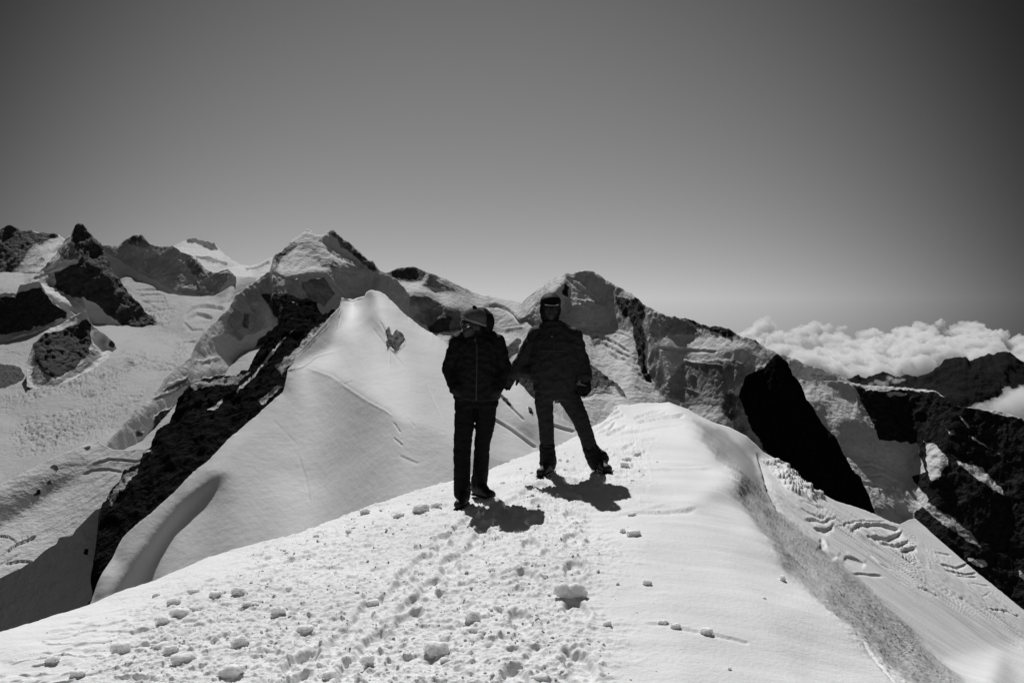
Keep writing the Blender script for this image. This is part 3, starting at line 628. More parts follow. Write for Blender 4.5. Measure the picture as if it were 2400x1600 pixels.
# rock flank left of the near snow ridge
terrain('rock_face', [(205,1430,92),(213,1400,94),(220,1357,96),(229,1300,98),(223,1252,102),(228,1215,104),(232,1195,106),(250,1171,109),(268,1145,111),(283,1133,112),(288,1112,113),(292,1104,114),(310,1096,115),(331,1086,117),(334,1062,119),(345,1058,120),(358,1044,121),(362,1018,123),(375,1003,124),(399,994,126),(410,970,128),(417,948,129),(430,925,130),(446,903,131),(460,896,132),(506,889,135),(551,883,138),(583,865,142),(600,830,146),(625,801,150),(637,790,152),(655,772,155),(658,748,160),(662,712,167),(672,698,171),(679,693,173),(690,698,172),(705,708,171),(722,704,172),(740,709,171),(747,727,168),(757,736,165),(768,738,163),(785,730,163),(800,722,162),(812,724,160)],
    [(205,1440,91),(277,1390,91),(430,1240,98),(530,1120,107),(640,1010,118),(700,900,128),(760,830,139),(812,780,148)],
    lines=[[(358,1044,121),(400,1060,114),(440,1080,111)],[(679,693,173),(680,740,160),(650,830,145),(600,930,130),(540,1030,118)],[(292,1104,114),(320,1150,108),(330,1200,103)],[(399,994,126),(440,1000,121),(480,1030,116)]],
    step=2.2, mat=M_rockn, smooth_it=0, jag=5, rock_rough=(9,70), ribs=(8,34), back=.35,
    rock=[(1,[(180,1500),(190,1180),(330,1030),(450,880),(660,680),(830,700),(830,800),(600,1080),(300,1500)])],
    strokes=[([(556,918),(590,885),(640,820),(690,760)],3,-4)], label='black rock flank under the left side of the snow ridge')
unrock(COL.objects[-1], [(.3,[(548,918),(590,880),(655,800),(690,770),(660,805),(600,880),(556,920)]),(.35,[(675,697),(688,705),(704,714),(700,718),(685,708)]),
    (.3,[(336,1053),(358,1050),(356,1058),(338,1060)]),(.45,[(440,895),(500,885),(560,878),(590,870),(560,900),(500,905),(450,915)]),(.3,[(480,960),(520,935),(524,942),(500,962)]),
    (.45,[(640,855),(690,820),(730,770),(770,745),(700,840),(660,880)]),(.5,[(250,1168),(290,1110),(330,1090),(320,1110),(280,1160),(260,1185)]),(.4,[(600,940),(650,900),(665,905),(620,950)]),
    (.4,[(286,1262),(330,1215),(350,1205),(330,1230),(290,1270)])], 2)

# the near snow ridge
def pd(v, k=0): return 68.6 / (.466 + (v - 700) / F) + k
def pl(l, k=0): return [(a, b, pd(b, (c if c is not None else 0) + k)) for a, b, c in l]
terrain('ridge', [(209,1420,84.5),(213,1411,85),(226,1372,86),(238,1345,87),(262,1310,90),(274,1285,91),(286,1261,92),(318,1230,94),(351,1204,96),(417,1144,100),(452,1106,103),(491,1076,105),(536,1028,109),(595,978,114),(640,938,118),(664,918,121),(672,885,122),(673,868,123),(681,859,124),(689,850,129),(694,833,131),(715,808,134),(740,780,137.6),(768,748,142),(797,717,146.8),(800,697,165),(815,701,166),(832,701,166),(846,695,165),(854,694,160),(857,686,151),(863,682,150),(874,680,150),(888,683,149.5),(902,690,149),(916,703,147),(946,733,143),(988,766,139),(1018,784,136),(1045,804,133),(1100,838,129),(1150,862,126),(1196,882,122),(1224,904,119),(1246,930,116),(1270,948,114),(1295,965,112),(1350,998,109),(1420,1022,107)],
    [(209,1460,82),(351,1420,83),(488,1360,87),(700,1300,90),(959,1220,96),(1142,1160,101),(1265,1110,106),(1420,1070,107)],
    lines=[pl([(673,868,0),(690,858,1),(708,856,1),(744,831,.4),(783,822,.2),(797,812,.2),(799,778,.2),(797,740,.2),(798,717,.2)]),
           [(690,853,128.2),(745,826,131.4),(782,814,132.6),(793,780,137),(790,745,142),(796,719,146)],
           [(800,717,151),(825,718,156),(848,714,156),(857,700,151),(858,688,150)],
           [(800,710,163),(825,712,163),(850,706,160)],
           pl([(708,856,1),(777,880,.1),(815,907,-.5),(862,938,-.5),(904,960,-.4),(932,980,-.1),(960,1000,0)]),
           pl([(524,1112,-.6),(488,1133,-1.2),(431,1177,-2.0),(381,1237,-2.4),(342,1290,-2.6),(290,1365,-2.8),(277,1381,-2.8)]),
           pl([(528,1112,-.2),(506,1143,1.2),(464,1188,2.2),(411,1238,2.6),(372,1300,2.8),(351,1354,2.8),(345,1400,2.8)]),
           pl([(351,1204,-.3),(375,1195,.8),(340,1250,.6),(300,1310,.6),(250,1390,.3)]),
           pl([(625,1110,.6),(632,1180,.9),(630,1240,1)]),pl([(590,1110,-.3),(560,1200,-.6),(540,1300,-.6)]),
           [(1140,905,116),(1173,921,115.5),(1199,949,113.5),(1231,981,111.5),(1262,1001,110.5)],
           [(1130,915,119),(1150,948,116),(1180,965,113.5),(1225,990,111.8)],
           [(1120,950,110),(1156,972,109),(1200,1000,107),(1262,1046,104)],
           [(1120,965,112.5),(1150,988,110.5),(1200,1020,107.5),(1262,1060,103.5)],
           [(1283,990,110),(1299,998,109),(1348,1005,108.5)],[(1275,1012,108.5),(1320,1020,107.5),(1350,1020,107)]],
    pts=[(700,950,pd(950)),(800,1050,pd(1050,.4)),(900,850,pd(850)),(1000,950,pd(950)),(950,1080,pd(1080)),(760,1180,pd(1180)),(880,760,pd(760,-.5)),(450,1250,pd(1250,-.8)),(560,1050,pd(1050,-.8)),(1050,1050,pd(1050,.5)),(850,1000,pd(1000,1.0)),(700,1050,pd(1050,.8))],
    step=2.3, mat=M_near, smooth_it=3, streak=(.05,90,60,.9),
    slopes=(.42,[(.25,[(700,856),(800,712),(860,670),(1045,800),(1180,870),(1250,925),(1262,1100),(1100,1060),(1000,1000),(932,985),(904,960),(862,938),(815,907),(777,880),(708,857)],6,.1),
      (.53,[(672,862),(708,858),(777,880),(815,907),(862,938),(904,960),(925,990),(800,1100),(640,1290),(345,1420),(350,1330),(410,1240),(520,1115),(600,960)],8),
      (.53,[(560,1110),(625,1080),(632,1180),(628,1290),(440,1400),(500,1250)],26,.2),(.40,[(635,1100),(760,1140),(860,1200),(700,1300),(634,1300)],22,.2),(.38,[(640,950),(680,900),(560,1040),(480,1110),(430,1160),(520,1040)],10,.2),
      (.74,[(800,714),(740,775),(688,830),(672,862),(700,857),(744,830),(790,813),(799,777)],3,.3),(.95,[(786,740),(797,745),(798,808),(784,815),(775,800)],4,.4),(.45,[(790,722),(796,724),(700,838),(690,836)],2.5,.2),(1.0,[(780,722),(788,724),(695,830),(688,828)],2,.2),
      (.62,[(798,690),(830,697),(857,688),(857,702),(848,716),(800,716)],3,.2),(.9,[(800,712),(826,714),(850,708),(850,714),(826,719),(800,718)],2,.2),
      (3.2,[(528,1108),(488,1133),(431,1177),(381,1237),(342,1290),(290,1365),(270,1395),(345,1385),(358,1340),(374,1301),(411,1240),(464,1190),(508,1145)],3,.2),
      (.70,[(205,1420),(238,1340),(286,1258),(351,1200),(417,1140),(470,1100),(518,1105),(470,1142),(425,1175),(376,1237),(336,1290),(285,1362),(262,1400)],5,.5),(1.1,[(286,1262),(351,1203),(366,1206),(335,1232),(292,1270)],3),
      (.62,[(1173,921),(1199,949),(1231,981),(1262,1001),(1262,1060),(1156,972),(1140,950)],4,.2),(.95,[(1150,966),(1200,990),(1262,1030),(1262,1052),(1156,980)],5,.3),(.85,[(1283,982),(1299,986),(1350,1004),(1350,1010),(1300,1003)],4,.2),
      (.75,[(860,745),(900,770),(914,800),(912,850),(905,850),(895,790)],10,.3)],12,10), jag=1.8, jagL=9, rough=(1.2,150), rock_rough=(6,22), back=.35,
    rock=[(1,[(914,795),(922,778),(929,773),(948,785),(948,800),(936,815),(928,825),(912,812)]),(.7,[(912,760),(920,790),(912,815),(908,830),(906,800),(903,775)]),
          (1,[(1236,950),(1247,958),(1250,975),(1240,970)]),(.75,[(1173,921),(1199,949),(1196,953),(1170,926)])],
    strokes=[([(888,746),(905,775),(914,805),(914,860)],3,3.0),([(708,856),(777,880),(815,907),(862,938),(904,960),(932,980)],4,-2.2),([(1000,900),(1020,940),(1040,980)],3,1.5),([(870,760),(900,800),(960,870)],4,1.2),([(800,900),(830,890)],4,1.6),([(700,1060),(720,1120),(730,1180)],5,1.0),([(640,980),(700,1040)],4,1.0),([(912,812),(928,824),(948,800)],3,-5),([(668,866),(708,858),(744,832),(783,822),(797,812)],3,-3),
             ([(740,790),(700,832)],3,4),([(770,760),(720,812)],2.5,4),([(924,988),(940,1012)],3,3),([(925,1025),(945,1042)],3,4),([(955,975),(975,1000)],3,2.5),
             ([(800,700),(826,704),(850,699)],3,3),([(936,1065),(985,1085)],6,1.6),([(797,720),(795,777)],3,4),
             ([(1170,925),(1199,952),(1231,984)],4,4),([(1150,975),(1200,1005),(1262,1050)],6,5),([(1285,990),(1350,1010)],6,5)],
    extra=lambda U, V, X, pxm, R: .38 * fbm(np.stack([(U - V * .9) / 22, (U * .9 + V) / 160, U * 0], -1), 5, .62) + .35 * poly_mask([(600,960),(1000,900),(1150,1000),(1000,1160),(600,1240)], U, V, 80) * fbm(np.stack([(U + V) / 30, (U - V) / 9, U * 0], -1), 4, .6),
    label='near snow ridge rising to a sharp white peak behind the people')

# the summit snow with the wind lip on its right
def Lp(u, v, z0=-1.38, a=.66, b=.1):
    r = ray(u, v); return float(z0 / (r[2] + a * r[0] - b))
def Lq(l): return [(u, v, Lp(u, v)) for u, v in l]
lip = [(1568,943,15),(1590,952,14.3),(1612,970,13.2),(1622,986,12.2),(1640,1005,11.3),(1641,1033,10.4),(1661,1050,9.8),(1680,1070,9.3),(1690,1092,8.8),(1704,1103,8.5),(1730,1117,8.15),(1735,1136,7.85),(1727,1155,7.5),(1729,1168,7.3),(1741,1188,7.1),(1774,1235,6.45),(1798,1268,6.1),(1831,1315,5.68),(1840,1336,5.52),(1872,1369,5.25),(1902,1387,5.12),(1938,1408,5.0),(1998,1470,4.65),(2051,1527,4.36),(2099,1571,4.15),(2132,1595,4.06),(2200,1660,3.85)]
trampled = [(620,1270),(1090,1120),(1260,1070),(1330,1060),(1500,1030),(1500,1110),(1350,1200),(1430,1300),(1330,1420),(1420,1520),(1300,1640),(200,1640),(350,1440),(550,1360)]
bumpL = [(-50,1640),(0,1540),(260,1450),(430,1380),(650,1330),(600,1500),(400,1640)]
prints = []
for k_ in range(15):
    for sd_ in (-1, 1):
        t_ = k_ + (.5 if sd_ > 0 else 0)
        prints.append((-.95 + .062 * t_ + sd_ * .13 + .05 * math.sin(t_ * 2.3), 3.45 + t_ * .27, -.15 + .12 * math.sin(t_ * 5.1)))
        if k_ % 2 == 0: prints.append((.15 + .02 * t_ + sd_ * .14, 3.6 + t_ * .33, .05 + .15 * math.sin(t_ * 3.7)))
def summit_tex(U, V, X, pxm, R):
    x, y = X[..., 0], X[..., 1]
    wob = fbm(np.stack([U / 60, V / 40, U * 0], -1), 4, .6) * 60
    tm = np.clip(poly_mask(trampled, U, V, 110, wob * 1.4) * 1.15 + .10 * sstep(1720, 1500, U), 0, 1); bm = poly_mask(bumpL, U, V, 40, wob) * .8
    farR = sstep(1700, 1760, U + (V < 1150) * 40) 
    XY = np.stack([x, y, x * 0], -1)
    # metres -> crumbly trampled snow, blocks and holes
    c1 = fbm(XY * np.array([7, 13, 1]) + 3, 4, .62); c2 = fbm(XY * np.array([20, 30, 1]) + 9, 3, .65)
    c3 = noise(XY * np.array([5, 11, 1]) + 4)
    blk = sstep(.12, .3, noise(XY * 14 + 31)) * (.6 + .8 * sstep(-.2, .3, noise(XY * 3.1)))
    blk2 = sstep(.16, .3, noise(XY * 30 + 77))
    hole = sstep(.2, .34, noise(XY * np.array([4.5, 6, 1]) + 51))
    m_ = tm * (.018 * c1 + .018 * c2 + .009 * blk + .006 * blk2 - .012 * hole)
    m_ = m_ + bm * (.014 * c3 + .014 * sstep(.18, .3, noise(XY * np.array([6, 13, 1]) + 12)) - .012 * hole) * (1 - tm * .5)
    # wind ripples and fine crust everywhere on the summit
    near = sstep(16, 9, y)
    for px_, py_, an in prints:
        dx, dy = x - px_, y - py_; ca, sa_ = math.cos(an), math.sin(an)
        lx, ly = dx * ca + dy * sa_, -dx * sa_ + dy * ca
        rr = np.sqrt((lx / .062) ** 2 + (ly / .155) ** 2)
        m_ = m_ - .028 * sstep(1.12, .8, rr) + .010 * np.exp(-((rr - 1.3) / .22) ** 2)
    m_ = m_ + near * .03 * fbm(np.stack([x * .7 + 3, y * 1.6, x * 0], -1), 3, .5) + near * (.0045 * fbm(np.stack([x * 1.6 + y * .5, y * 9, x * 0], -1), 4, .55) + .0012 * fbm(XY * 40, 3, .6))
    # rime on the band right of the lip, sastrugi farther down
    band = poly_mask([(1642,1006),(1700,1080),(1783,1134),(1908,1262),(2057,1396),(2262,1598),(2400,1700),(2132,1640),(1840,1336),(1724,1155),(1700,1100)], U, V, 18)
    m_ = m_ + band * (.010 * fbm(XY * 17, 4, .6) + .035 * fbm(XY * np.array([5, 2, 1]), 3, .5) + .004 * sstep(.2, .35, noise(XY * 30 + 5)) )
    sas = poly_mask([(1760,1130),(2110,1235),(2420,1440),(2420,1560),(2200,1450),(1950,1300)], U, V, 30)
    q = np.stack([(x * .9 - y * .45) * .35, (x * .45 + y * .9) * 1.9, x * 0], -1)
    m_ = m_ + sas * (.10 * fbm(q, 4, .6, True) * sstep(8, 13, y))
    ser = poly_mask([(1790,1080),(1830,1075),(1880,1130),(1930,1165),(1900,1170),(1850,1150)], U, V, 7)
    m_ = m_ + ser * .35 * fbm(XY * 1.6, 4, .6, True)
    return m_ / pxm
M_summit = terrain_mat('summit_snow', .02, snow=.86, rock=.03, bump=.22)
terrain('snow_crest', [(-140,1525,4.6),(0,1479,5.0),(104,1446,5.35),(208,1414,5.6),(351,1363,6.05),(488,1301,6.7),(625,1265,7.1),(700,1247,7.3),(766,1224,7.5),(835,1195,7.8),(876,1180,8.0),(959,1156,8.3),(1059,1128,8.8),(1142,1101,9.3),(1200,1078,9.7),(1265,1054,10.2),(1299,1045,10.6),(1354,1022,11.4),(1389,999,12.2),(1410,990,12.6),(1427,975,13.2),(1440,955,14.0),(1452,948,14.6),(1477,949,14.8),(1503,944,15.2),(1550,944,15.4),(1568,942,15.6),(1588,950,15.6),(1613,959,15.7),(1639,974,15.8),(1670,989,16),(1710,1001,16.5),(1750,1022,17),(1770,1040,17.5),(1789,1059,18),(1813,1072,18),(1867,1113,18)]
    + Lq([(1908,1146),(1956,1173),(2012,1190),(2051,1205),(2087,1223),(2108,1229),(2131,1217),(2146,1215),(2170,1235),(2182,1247),(2206,1268),(2227,1286),(2253,1309),(2295,1345),(2340,1381),(2400,1431),(2460,1480),(2520,1530)]),
    [(-140,1650,3.9),(0,1650,3.85),(400,1650,3.55),(800,1650,3.45),(1200,1650,3.40),(1600,1650,3.44),(1900,1650,3.58),(2160,1650,3.85),(2200,1650,3.9),(2300,1650,4.8),(2400,1650,6.6),(2520,1650,8.5)],
    lines=[lip, Lq([(1783,1134),(1805,1175),(1828,1211),(1860,1235),(1908,1262),(1947,1292),(1983,1327),(2057,1396),(2117,1455),(2161,1506),(2206,1548)]) + [(2262,1598,6.2),(2310,1650,5.2)]],
    pts=[(1100,1183,7.45),(1085,1188,7.3),(1125,1168,7.55),(1340,1112,8.05),(1275,1112,8.1),(1405,1112,7.9),(1400,1190,6.65),(1185,1235,6.1),(1000,1200,7.2),(900,1300,5.95),(700,1300,6.2),(500,1400,5.2),(300,1500,4.55),(100,1540,4.45),(600,1500,4.35),
         (1200,1300,5.38),(1500,1300,5.35),(1700,1300,5.55),(1400,1400,4.62),(1000,1400,4.72),(1200,1500,4.05),(1600,1500,4.05),(1800,1450,4.45),(1900,1550,4.05),(1600,1150,7.15),(1500,1060,9.2),(1600,1050,9.6),(1450,1010,11.2),(1550,980,12.8),(1600,1200,6.5),(1690,1130,7.5),
         (800,1600,3.7),(1000,1130,8.45),(1500,1100,8.1)] + Lq([(1900,1220),(2100,1300),(2200,1400),(2350,1520),(1850,1160),(2000,1240),(2050,1330)]) + [(1800,1100,15.5),(1760,1080,14.5),(1690,1020,14.2),(1720,1060,12.8)],
    step=2.0, mat=M_summit, smooth_it=4,
    ice=lambda U, V: np.clip(poly_mask([(1625,985),(1650,1010),(1645,1035),(1690,1078),(1735,1115),(1730,1155),(1745,1190),(1800,1268),(1842,1338),(1905,1388),(1998,1470),(2132,1598),(2170,1660),(2340,1660),(2262,1598),(2206,1548),(2117,1455),(2057,1396),(1983,1327),(1908,1262),(1840,1215),(1800,1150),(1760,1070),(1700,1010)], U, V, 7, fbm(np.stack([U / 20, V / 20, U * 0], -1), 4, .6) * 8) * (1 + .5 * fbm(np.stack([U / 16, V / 30, U * 0 + 5], -1), 4, .65)) * 1.0, 0, 1.3), blur=13, jag=0, rough=(.35,120), back=2.2, drop=1.0, extra=summit_tex,  # ice mask: crust tone and side-slope shade painted along the lip band
    strokes=[([(565,1334),(600,1328),(632,1322),(672,1312),(700,1303),(760,1295)],7,5),([(705,1259),(740,1245),(790,1232)],4,4),([(795,1266),(822,1260)],4,4),([(478,1363),(508,1354)],5,6),([(518,1370),(550,1362)],5,5),
             ([(1437,1204),(1490,1198),(1560,1196),(1640,1190)],9,5),([(1560,1182),(1500,1196)],3,-3),([(1660,1478),(1700,1487),(1760,1500)],7,4.5),([(1512,1462),(1560,1458),(1600,1470),(1650,1478)],6,4),
             ([(1400,1106),(1450,1100),(1560,1096),(1672,1094)],5,-5),([(1482,979),(1520,967),(1550,962)],4,6),([(1500,980),(1540,973),(1565,964)],4,5),([(1492,988),(1540,978),(1608,970)],5,8),([(1418,1016),(1445,1007),(1470,996)],5,8),([(1400,1013),(1425,1004),(1445,988)],5,7),([(1390,1010),(1418,992),(1440,980)],4,6),([(1450,1015),(1530,1004),(1610,993)],4,3.5),([(1506,1031),(1540,1027)],3,4),
             ([(1425,965),(1450,950)],4,5),([(1430,972),(1455,962)],4,5),([(1437,980),(1465,970)],4,5),([(1408,1054),(1430,1049)],4,5),([(1455,1050),(1488,1036)],6,6),([(1480,1060),(1515,1055)],7,6),([(1450,1093),(1490,1090)],6,6),
             ([(1820,1148),(1850,1165),(1873,1182)],4,3.7),([(1877,1171),(1937,1193)],3,3.7),([(1874,1189),(1935,1212)],4,4.3),([(1886,1212),(1925,1222),(1960,1210)],5,5.0),([(1958,1232),(2010,1220),(2080,1221)],4,3.7),
             ([(1908,1232),(1935,1240),(1955,1226)],9,6),([(1990,1240),(2015,1228),(2060,1226),(2110,1240)],9,7.4),([(2040,1256),(2080,1262),(2115,1244)],10,6.8),([(2060,1268),(2100,1278),(2130,1266)],8,5.6),([(2110,1290),(2145,1282)],10,5.6),([(2030,1256),(2055,1258)],6,4.3),
             ([(1925,1270),(1945,1290),(1965,1304)],14,6),([(1980,1300),(2010,1312),(2030,1320)],12,5),([(1925,1262),(1940,1280)],6,5.0),([(1998,1340),(2030,1343),(2068,1350)],4,3.7),([(2035,1294),(2060,1320),(2090,1335)],4,3.1),([(2150,1374),(2200,1398)],5,3.7),([(2210,1380),(2260,1405)],4,2.5),
             ([(2200,1320),(2240,1330),(2270,1318)],5,3.7),([(2210,1335),(2260,1345),(2290,1340)],4,3.7),([(2190,1292),(2230,1300)],4,2.5),([(2240,1348),(2290,1352)],4,3.1),([(2310,1425),(2350,1430),(2390,1444)],4,3.1),([(2300,1398),(2320,1385)],3,1.9),([(2270,1365),(2320,1372)],3,1.9),([(2380,1380),(2400,1410)],3,1.9),
             ([(2020,1500),(2080,1570),(2100,1600)],4,5),([(1825,1206),(1795,1150),(1770,1060)],10,7),
             ([(370,1560),(400,1545),(450,1540)],6,5),([(395,1568),(440,1556)],5,5),([(300,1590),(400,1592),(450,1600)],6,4),([(165,1492),(200,1480),(230,1478)],4,4),([(240,1480),(290,1478),(360,1468)],4,4),([(180,1445),(215,1440)],3,2.5)],
    label='snow crest')
# ------------------------------------------------------------------ sampling of the summit snow
_U, _V, _X = TERR['snow_crest']
_fu, _fv, _fx = _U.ravel(), _V.ravel(), _X.reshape(-1, 3)
def ground(u, v):
    k = np.argmin((_fu - u) ** 2 + (_fv - v) ** 2); return _fx[k].copy()
_near = _fx[(_fx[:, 1] < 14)]
def ground_z(x, y):
    d2 = (_near[:, 0] - x) ** 2 + (_near[:, 1] - y) ** 2
    k = np.argsort(d2)[:12]; return float(_near[k, 2].mean())

# ------------------------------------------------------------------ lumps of snow
def lump_mesh(name, seed, sub=3, boxy=.6, rough=.22):
    bm = bmesh.new(); bmesh.ops.create_icosphere(bm, subdivisions=sub, radius=1)
    co = np.array([v.co[:] for v in bm.verts])
    inf = np.abs(co).max(1, keepdims=True)
    q = co * (1 - boxy) + co / inf * boxy * .85
    n = co / np.linalg.norm(co, axis=1, keepdims=True)
    q = q - n * (sstep(.22, .0, np.abs(noise(co * 1.7 + seed * 3.1))) * .10)[:, None]
    q = q + n * (fbm(co * 1.1 + seed * 7.7, 5, .6)[:, None] * rough * 2.4)
    q = q * np.array([1, .8, .62])
    for v, c in zip(bm.verts, q): v.co = c
    for f in bm.faces: f.smooth = True
    me = bpy.data.meshes.new(name); bm.to_mesh(me); bm.free(); me.materials.append(M_lump)
    return me
M_lump = terrain_mat('snow_lump', .012, snow=.86, rock=.03, bump=.3, sss=.07)

def at_ground(o, u, v, w, h=None, dep=None, rot=0, sink=.33):
    """rest on the snow: (u, v) = foot point, w and h in photograph pixels"""
    p = ground(u, v); k = p[1] / F
    h = h or w * .6
    o.location = (p[0], p[1] + w * k * .25, p[2] + h * k * (.5 - sink))
    o.scale = (w * k * .5, (dep or w * .8) * k * .5, h * k * .5 / .62)
    o.rotation_euler = (0, 0, rot)
    return o

def big_lump(label, seed, u, v, w, h, rot=0, boxy=.6, rough=.2):
    o = link(bpy.data.objects.new('snow_block', lump_mesh('snow_block', seed, 5 if w > 60 else 4, boxy, rough)))
    at_ground(o, u, v, w, h, rot=rot)
    return tag(o, label, 'snow block')

# big double-humped block made of three merged lobes
def hump():
    bm = bmesh.new()
    for cx, cz, r, s in ((-.42, .05, .62, 1), (.38, 0, .66, 2), (0, -.2, .7, 3), (.75, -.25, .42, 4)):
        b2 = bmesh.new(); bmesh.ops.create_icosphere(b2, subdivisions=4, radius=1)
        me = bpy.data.meshes.new('t'); b2.to_mesh(me); b2.free()
        n0 = len(bm.verts); bm.from_mesh(me); bm.verts.ensure_lookup_table()
        for v in bm.verts[n0:]:
            c = Vector(v.co); v.co = Vector((cx + c.x * r * .85, c.y * r * .8, cz + c.z * r * .8))
    me = bpy.data.meshes.new('snow_block'); bm.to_mesh(me); bm.free()
    o = bpy.data.objects.new('tmp', me); COL.objects.link(o)
    md = o.modifiers.new('r', 'REMESH'); md.mode = 'VOXEL'; md.voxel_size = .045
    sm = o.modifiers.new('s', 'SMOOTH'); sm.iterations = 3
    dg = bpy.context.evaluated_depsgraph_get(); m2 = bpy.data.meshes.new_from_object(o.evaluated_get(dg))
    bpy.data.objects.remove(o)
    co = np.array([v.co[:] for v in m2.vertices]); nn = np.array([v.normal[:] for v in m2.vertices])
    co = co + nn * (fbm(co * 2.2 + 5, 5, .6) * .16)[:, None]
    m2.vertices.foreach_set('co', co.astype(np.float32).ravel())
    for p in m2.polygons: p.use_smooth = True
    m2.materials.clear(); m2.materials.append(M_lump)
    return m2
o = link(bpy.data.objects.new('snow_block', hump())); tag(o, 'largest snow block, pale and double-humped, alone in the right foreground', 'snow block')
p = ground(1338, 1408); k = p[1] / F
o.location = (p[0] - 2 * k, p[1] + 25 * k, p[2] + 20 * k); o.scale = (41 * k, 34 * k, 34 * k); o.rotation_euler = (0, 0, .1)

for lab, s, u, v, w, h, r in [
    ('grey boxy snow block in the centre foreground, squarest of the large ones', 3, 1022, 1535, 58, 42, .1),
    ('rounded grey snow block left below the square block at the bottom', 4, 861, 1562, 34, 26, .3),
    ('small cubic snow block between the square block and the path rubble', 5, 1106, 1483, 32, 22, .15),
    ('pale round snow lump just above the small cubic block', 6, 1108, 1458, 40, 28, .5),
    ('small square snow block right of the double-humped block, standing alone', 7, 1519, 1372, 22, 17, .1),
    ('round snow ball at the upper end of a thin snow drift on the right', 8, 1659, 1484, 30, 20, .2),
    ('small snow ball left of the drift, second of the pair on the drift line', 9, 1585, 1471, 24, 15, .4),
    ('dark wedge of snow at the head of the drift line right of centre', 10, 1555, 1462, 24, 12, .1),
    ('snow ball on smooth snow below the drift, near the bottom edge', 11, 1711, 1569, 10, 10, .1),
    ('lone chip of crust standing on the snow beside the wind lip', 12, 1836, 1358, 18, 20, .8),
    ('tiny snow pellet on the smooth slope left of the wind lip', 13, 1790, 1407, 10, 6, .3),
    ('round snow ball with a fine drift, below the double-humped block', 14, 1423, 1468, 20, 15, .3),
    ('row of fused snow crumbs right above the double-humped block', 15, 1489, 1258, 38, 17, .1),
    ('dark snow crumb left of the fused crumbs on the trampled snow', 16, 1459, 1249, 18, 14, .5),
    ('snow lump with a drift tail right of the shadow of the right person', 17, 1483, 1206, 22, 12, .2),
    ('flat grey snow block at the bottom edge right of the square block', 18, 1268, 1597, 44, 24, .2),
    ('snow block on the skyline of the slope left of the left person', 19, 853, 1206, 26, 16, .6),
    ('oblong snow lump on the slope edge below the skyline block', 20, 985, 1200, 40, 26, .4),
    ('pale round snow lump beside the oblong lump left of the boots', 21, 1020, 1190, 26, 20, .4),
    ('low snow clod at the edge of the path left of the left person', 22, 935, 1212, 30, 16, .5),
    ('large boxy clod of snow in the left rubble, highest of its heap', 23, 416, 1445, 46, 28, .3),
    ('rounded clod at the left foot of the boxy clod heap', 24, 380, 1462, 30, 26, .2),
    ('tilted slab of snow leaning above the boxy clod heap', 25, 404, 1422, 32, 16, .5),
    ('flat lens-shaped snow slab right of the clod heap', 26, 455, 1427, 40, 12, -.2),
    ('brick-shaped snow slab upslope of the clod heap', 27, 452, 1397, 28, 14, .3),
    ('pair-like dark clod right of the clod heap on the slope', 28, 505, 1404, 36, 18, .3),
    ('round dark clod ending the row right of the clod heap', 29, 558, 1401, 34, 22, .2),
    ('long narrow snow slab below the round dark clod', 30, 581, 1422, 38, 12, .2),
    ('long curved hump of snow in the left foreground', 31, 278, 1532, 46, 34, .7),
    ('small snow clod at the left edge of the foreground', 32, 120, 1556, 32, 22, .2),
    ('dark snow clod near the bottom left corner', 33, 178, 1589, 36, 20, .3),
    ('low snow clod cut by the bottom left edge', 34, 60, 1601, 50, 16, .3),
    ('long snow slab right of the curved hump', 35, 425, 1556, 60, 22, .35),
    ('snow wedge between curved hump and long slab', 36, 378, 1512, 44, 18, .4),
    ('bread-shaped snow slab beside the snow wedge', 37, 398, 1532, 34, 20, .4),
    ('grey clod above the left end of the trampled path', 38, 650, 1440, 40, 26, .2),
    ('rough clod in the trampled path left of centre', 39, 560, 1520, 42, 30, .5),
    ('soft clod at the bottom of the trampled path', 40, 535, 1585, 60, 34, .4),
    ('grey clod in the middle of the trampled path', 41, 870, 1405, 34, 20, .3),
    ('oblong clod in the lower middle of the trampled path', 42, 715, 1488, 42, 18, .1),
    ('ragged clod at the lower left of the trampled path', 43, 770, 1590, 40, 20, .3),
    ('small block beneath the square block', 44, 1043, 1550, 22, 14, .2),
    ('snow chip lying in front of the pale round lump', 45, 1128, 1490, 20, 16, .6),
    ('low clod to the left of the double-humped block, near the shadows', 46, 1153, 1340, 20, 14, .3),
    ('dark dimpled clod behind the boots of the right person', 47, 1494, 1068, 20, 14, .3),
    ('dark clod low beside the boots of the right person', 48, 1464, 1092, 24, 16, .3),
    ('clod nearest to the right boot of the right person', 49, 1472, 1078, 18, 12, .3)]:
    big_lump(lab, s, u, v, w, h, r, boxy=.15 + .4 * ((s * 37 % 10) / 10), rough=.24 + .16 * ((s * 13 % 7) / 7) + .05)

protos = [lump_mesh('snow_crumb', 60 + i, 2, .2 + .08 * i, .25) for i in range(6)]
cnt = 0
tries = 0
while cnt < 130 and tries < 6000:
    tries += 1
    u = random.uniform(20, 1560); v = random.uniform(1110, 1590)
    a = np.array([[u]]), np.array([[v]])
    w = 1.0 if inside(trampled, *a)[0, 0] else (.35 if inside(bumpL, *a)[0, 0] else .06)
    if v < np.interp(u, _U[0], _V[0]) + 14 or random.random() > w: continue
    if abs(u - 1340) < 60 and abs(v - 1390) < 50: continue
    o = link(bpy.data.objects.new('snow_crumb', random.choice(protos)))
    sz = min(20, 4.0 * random.paretovariate(2.4)) * (.65 + .7 * (v - 1100) / 500)
    at_ground(o, u, v, sz, sz * random.uniform(.5, .9), rot=random.uniform(0, 3.1), sink=.4)
    tag(o, 'small crumb of broken snow lying on the trampled snow of the crest', 'snow crumb', 'crumbs of broken snow on the crest')
    cnt += 1
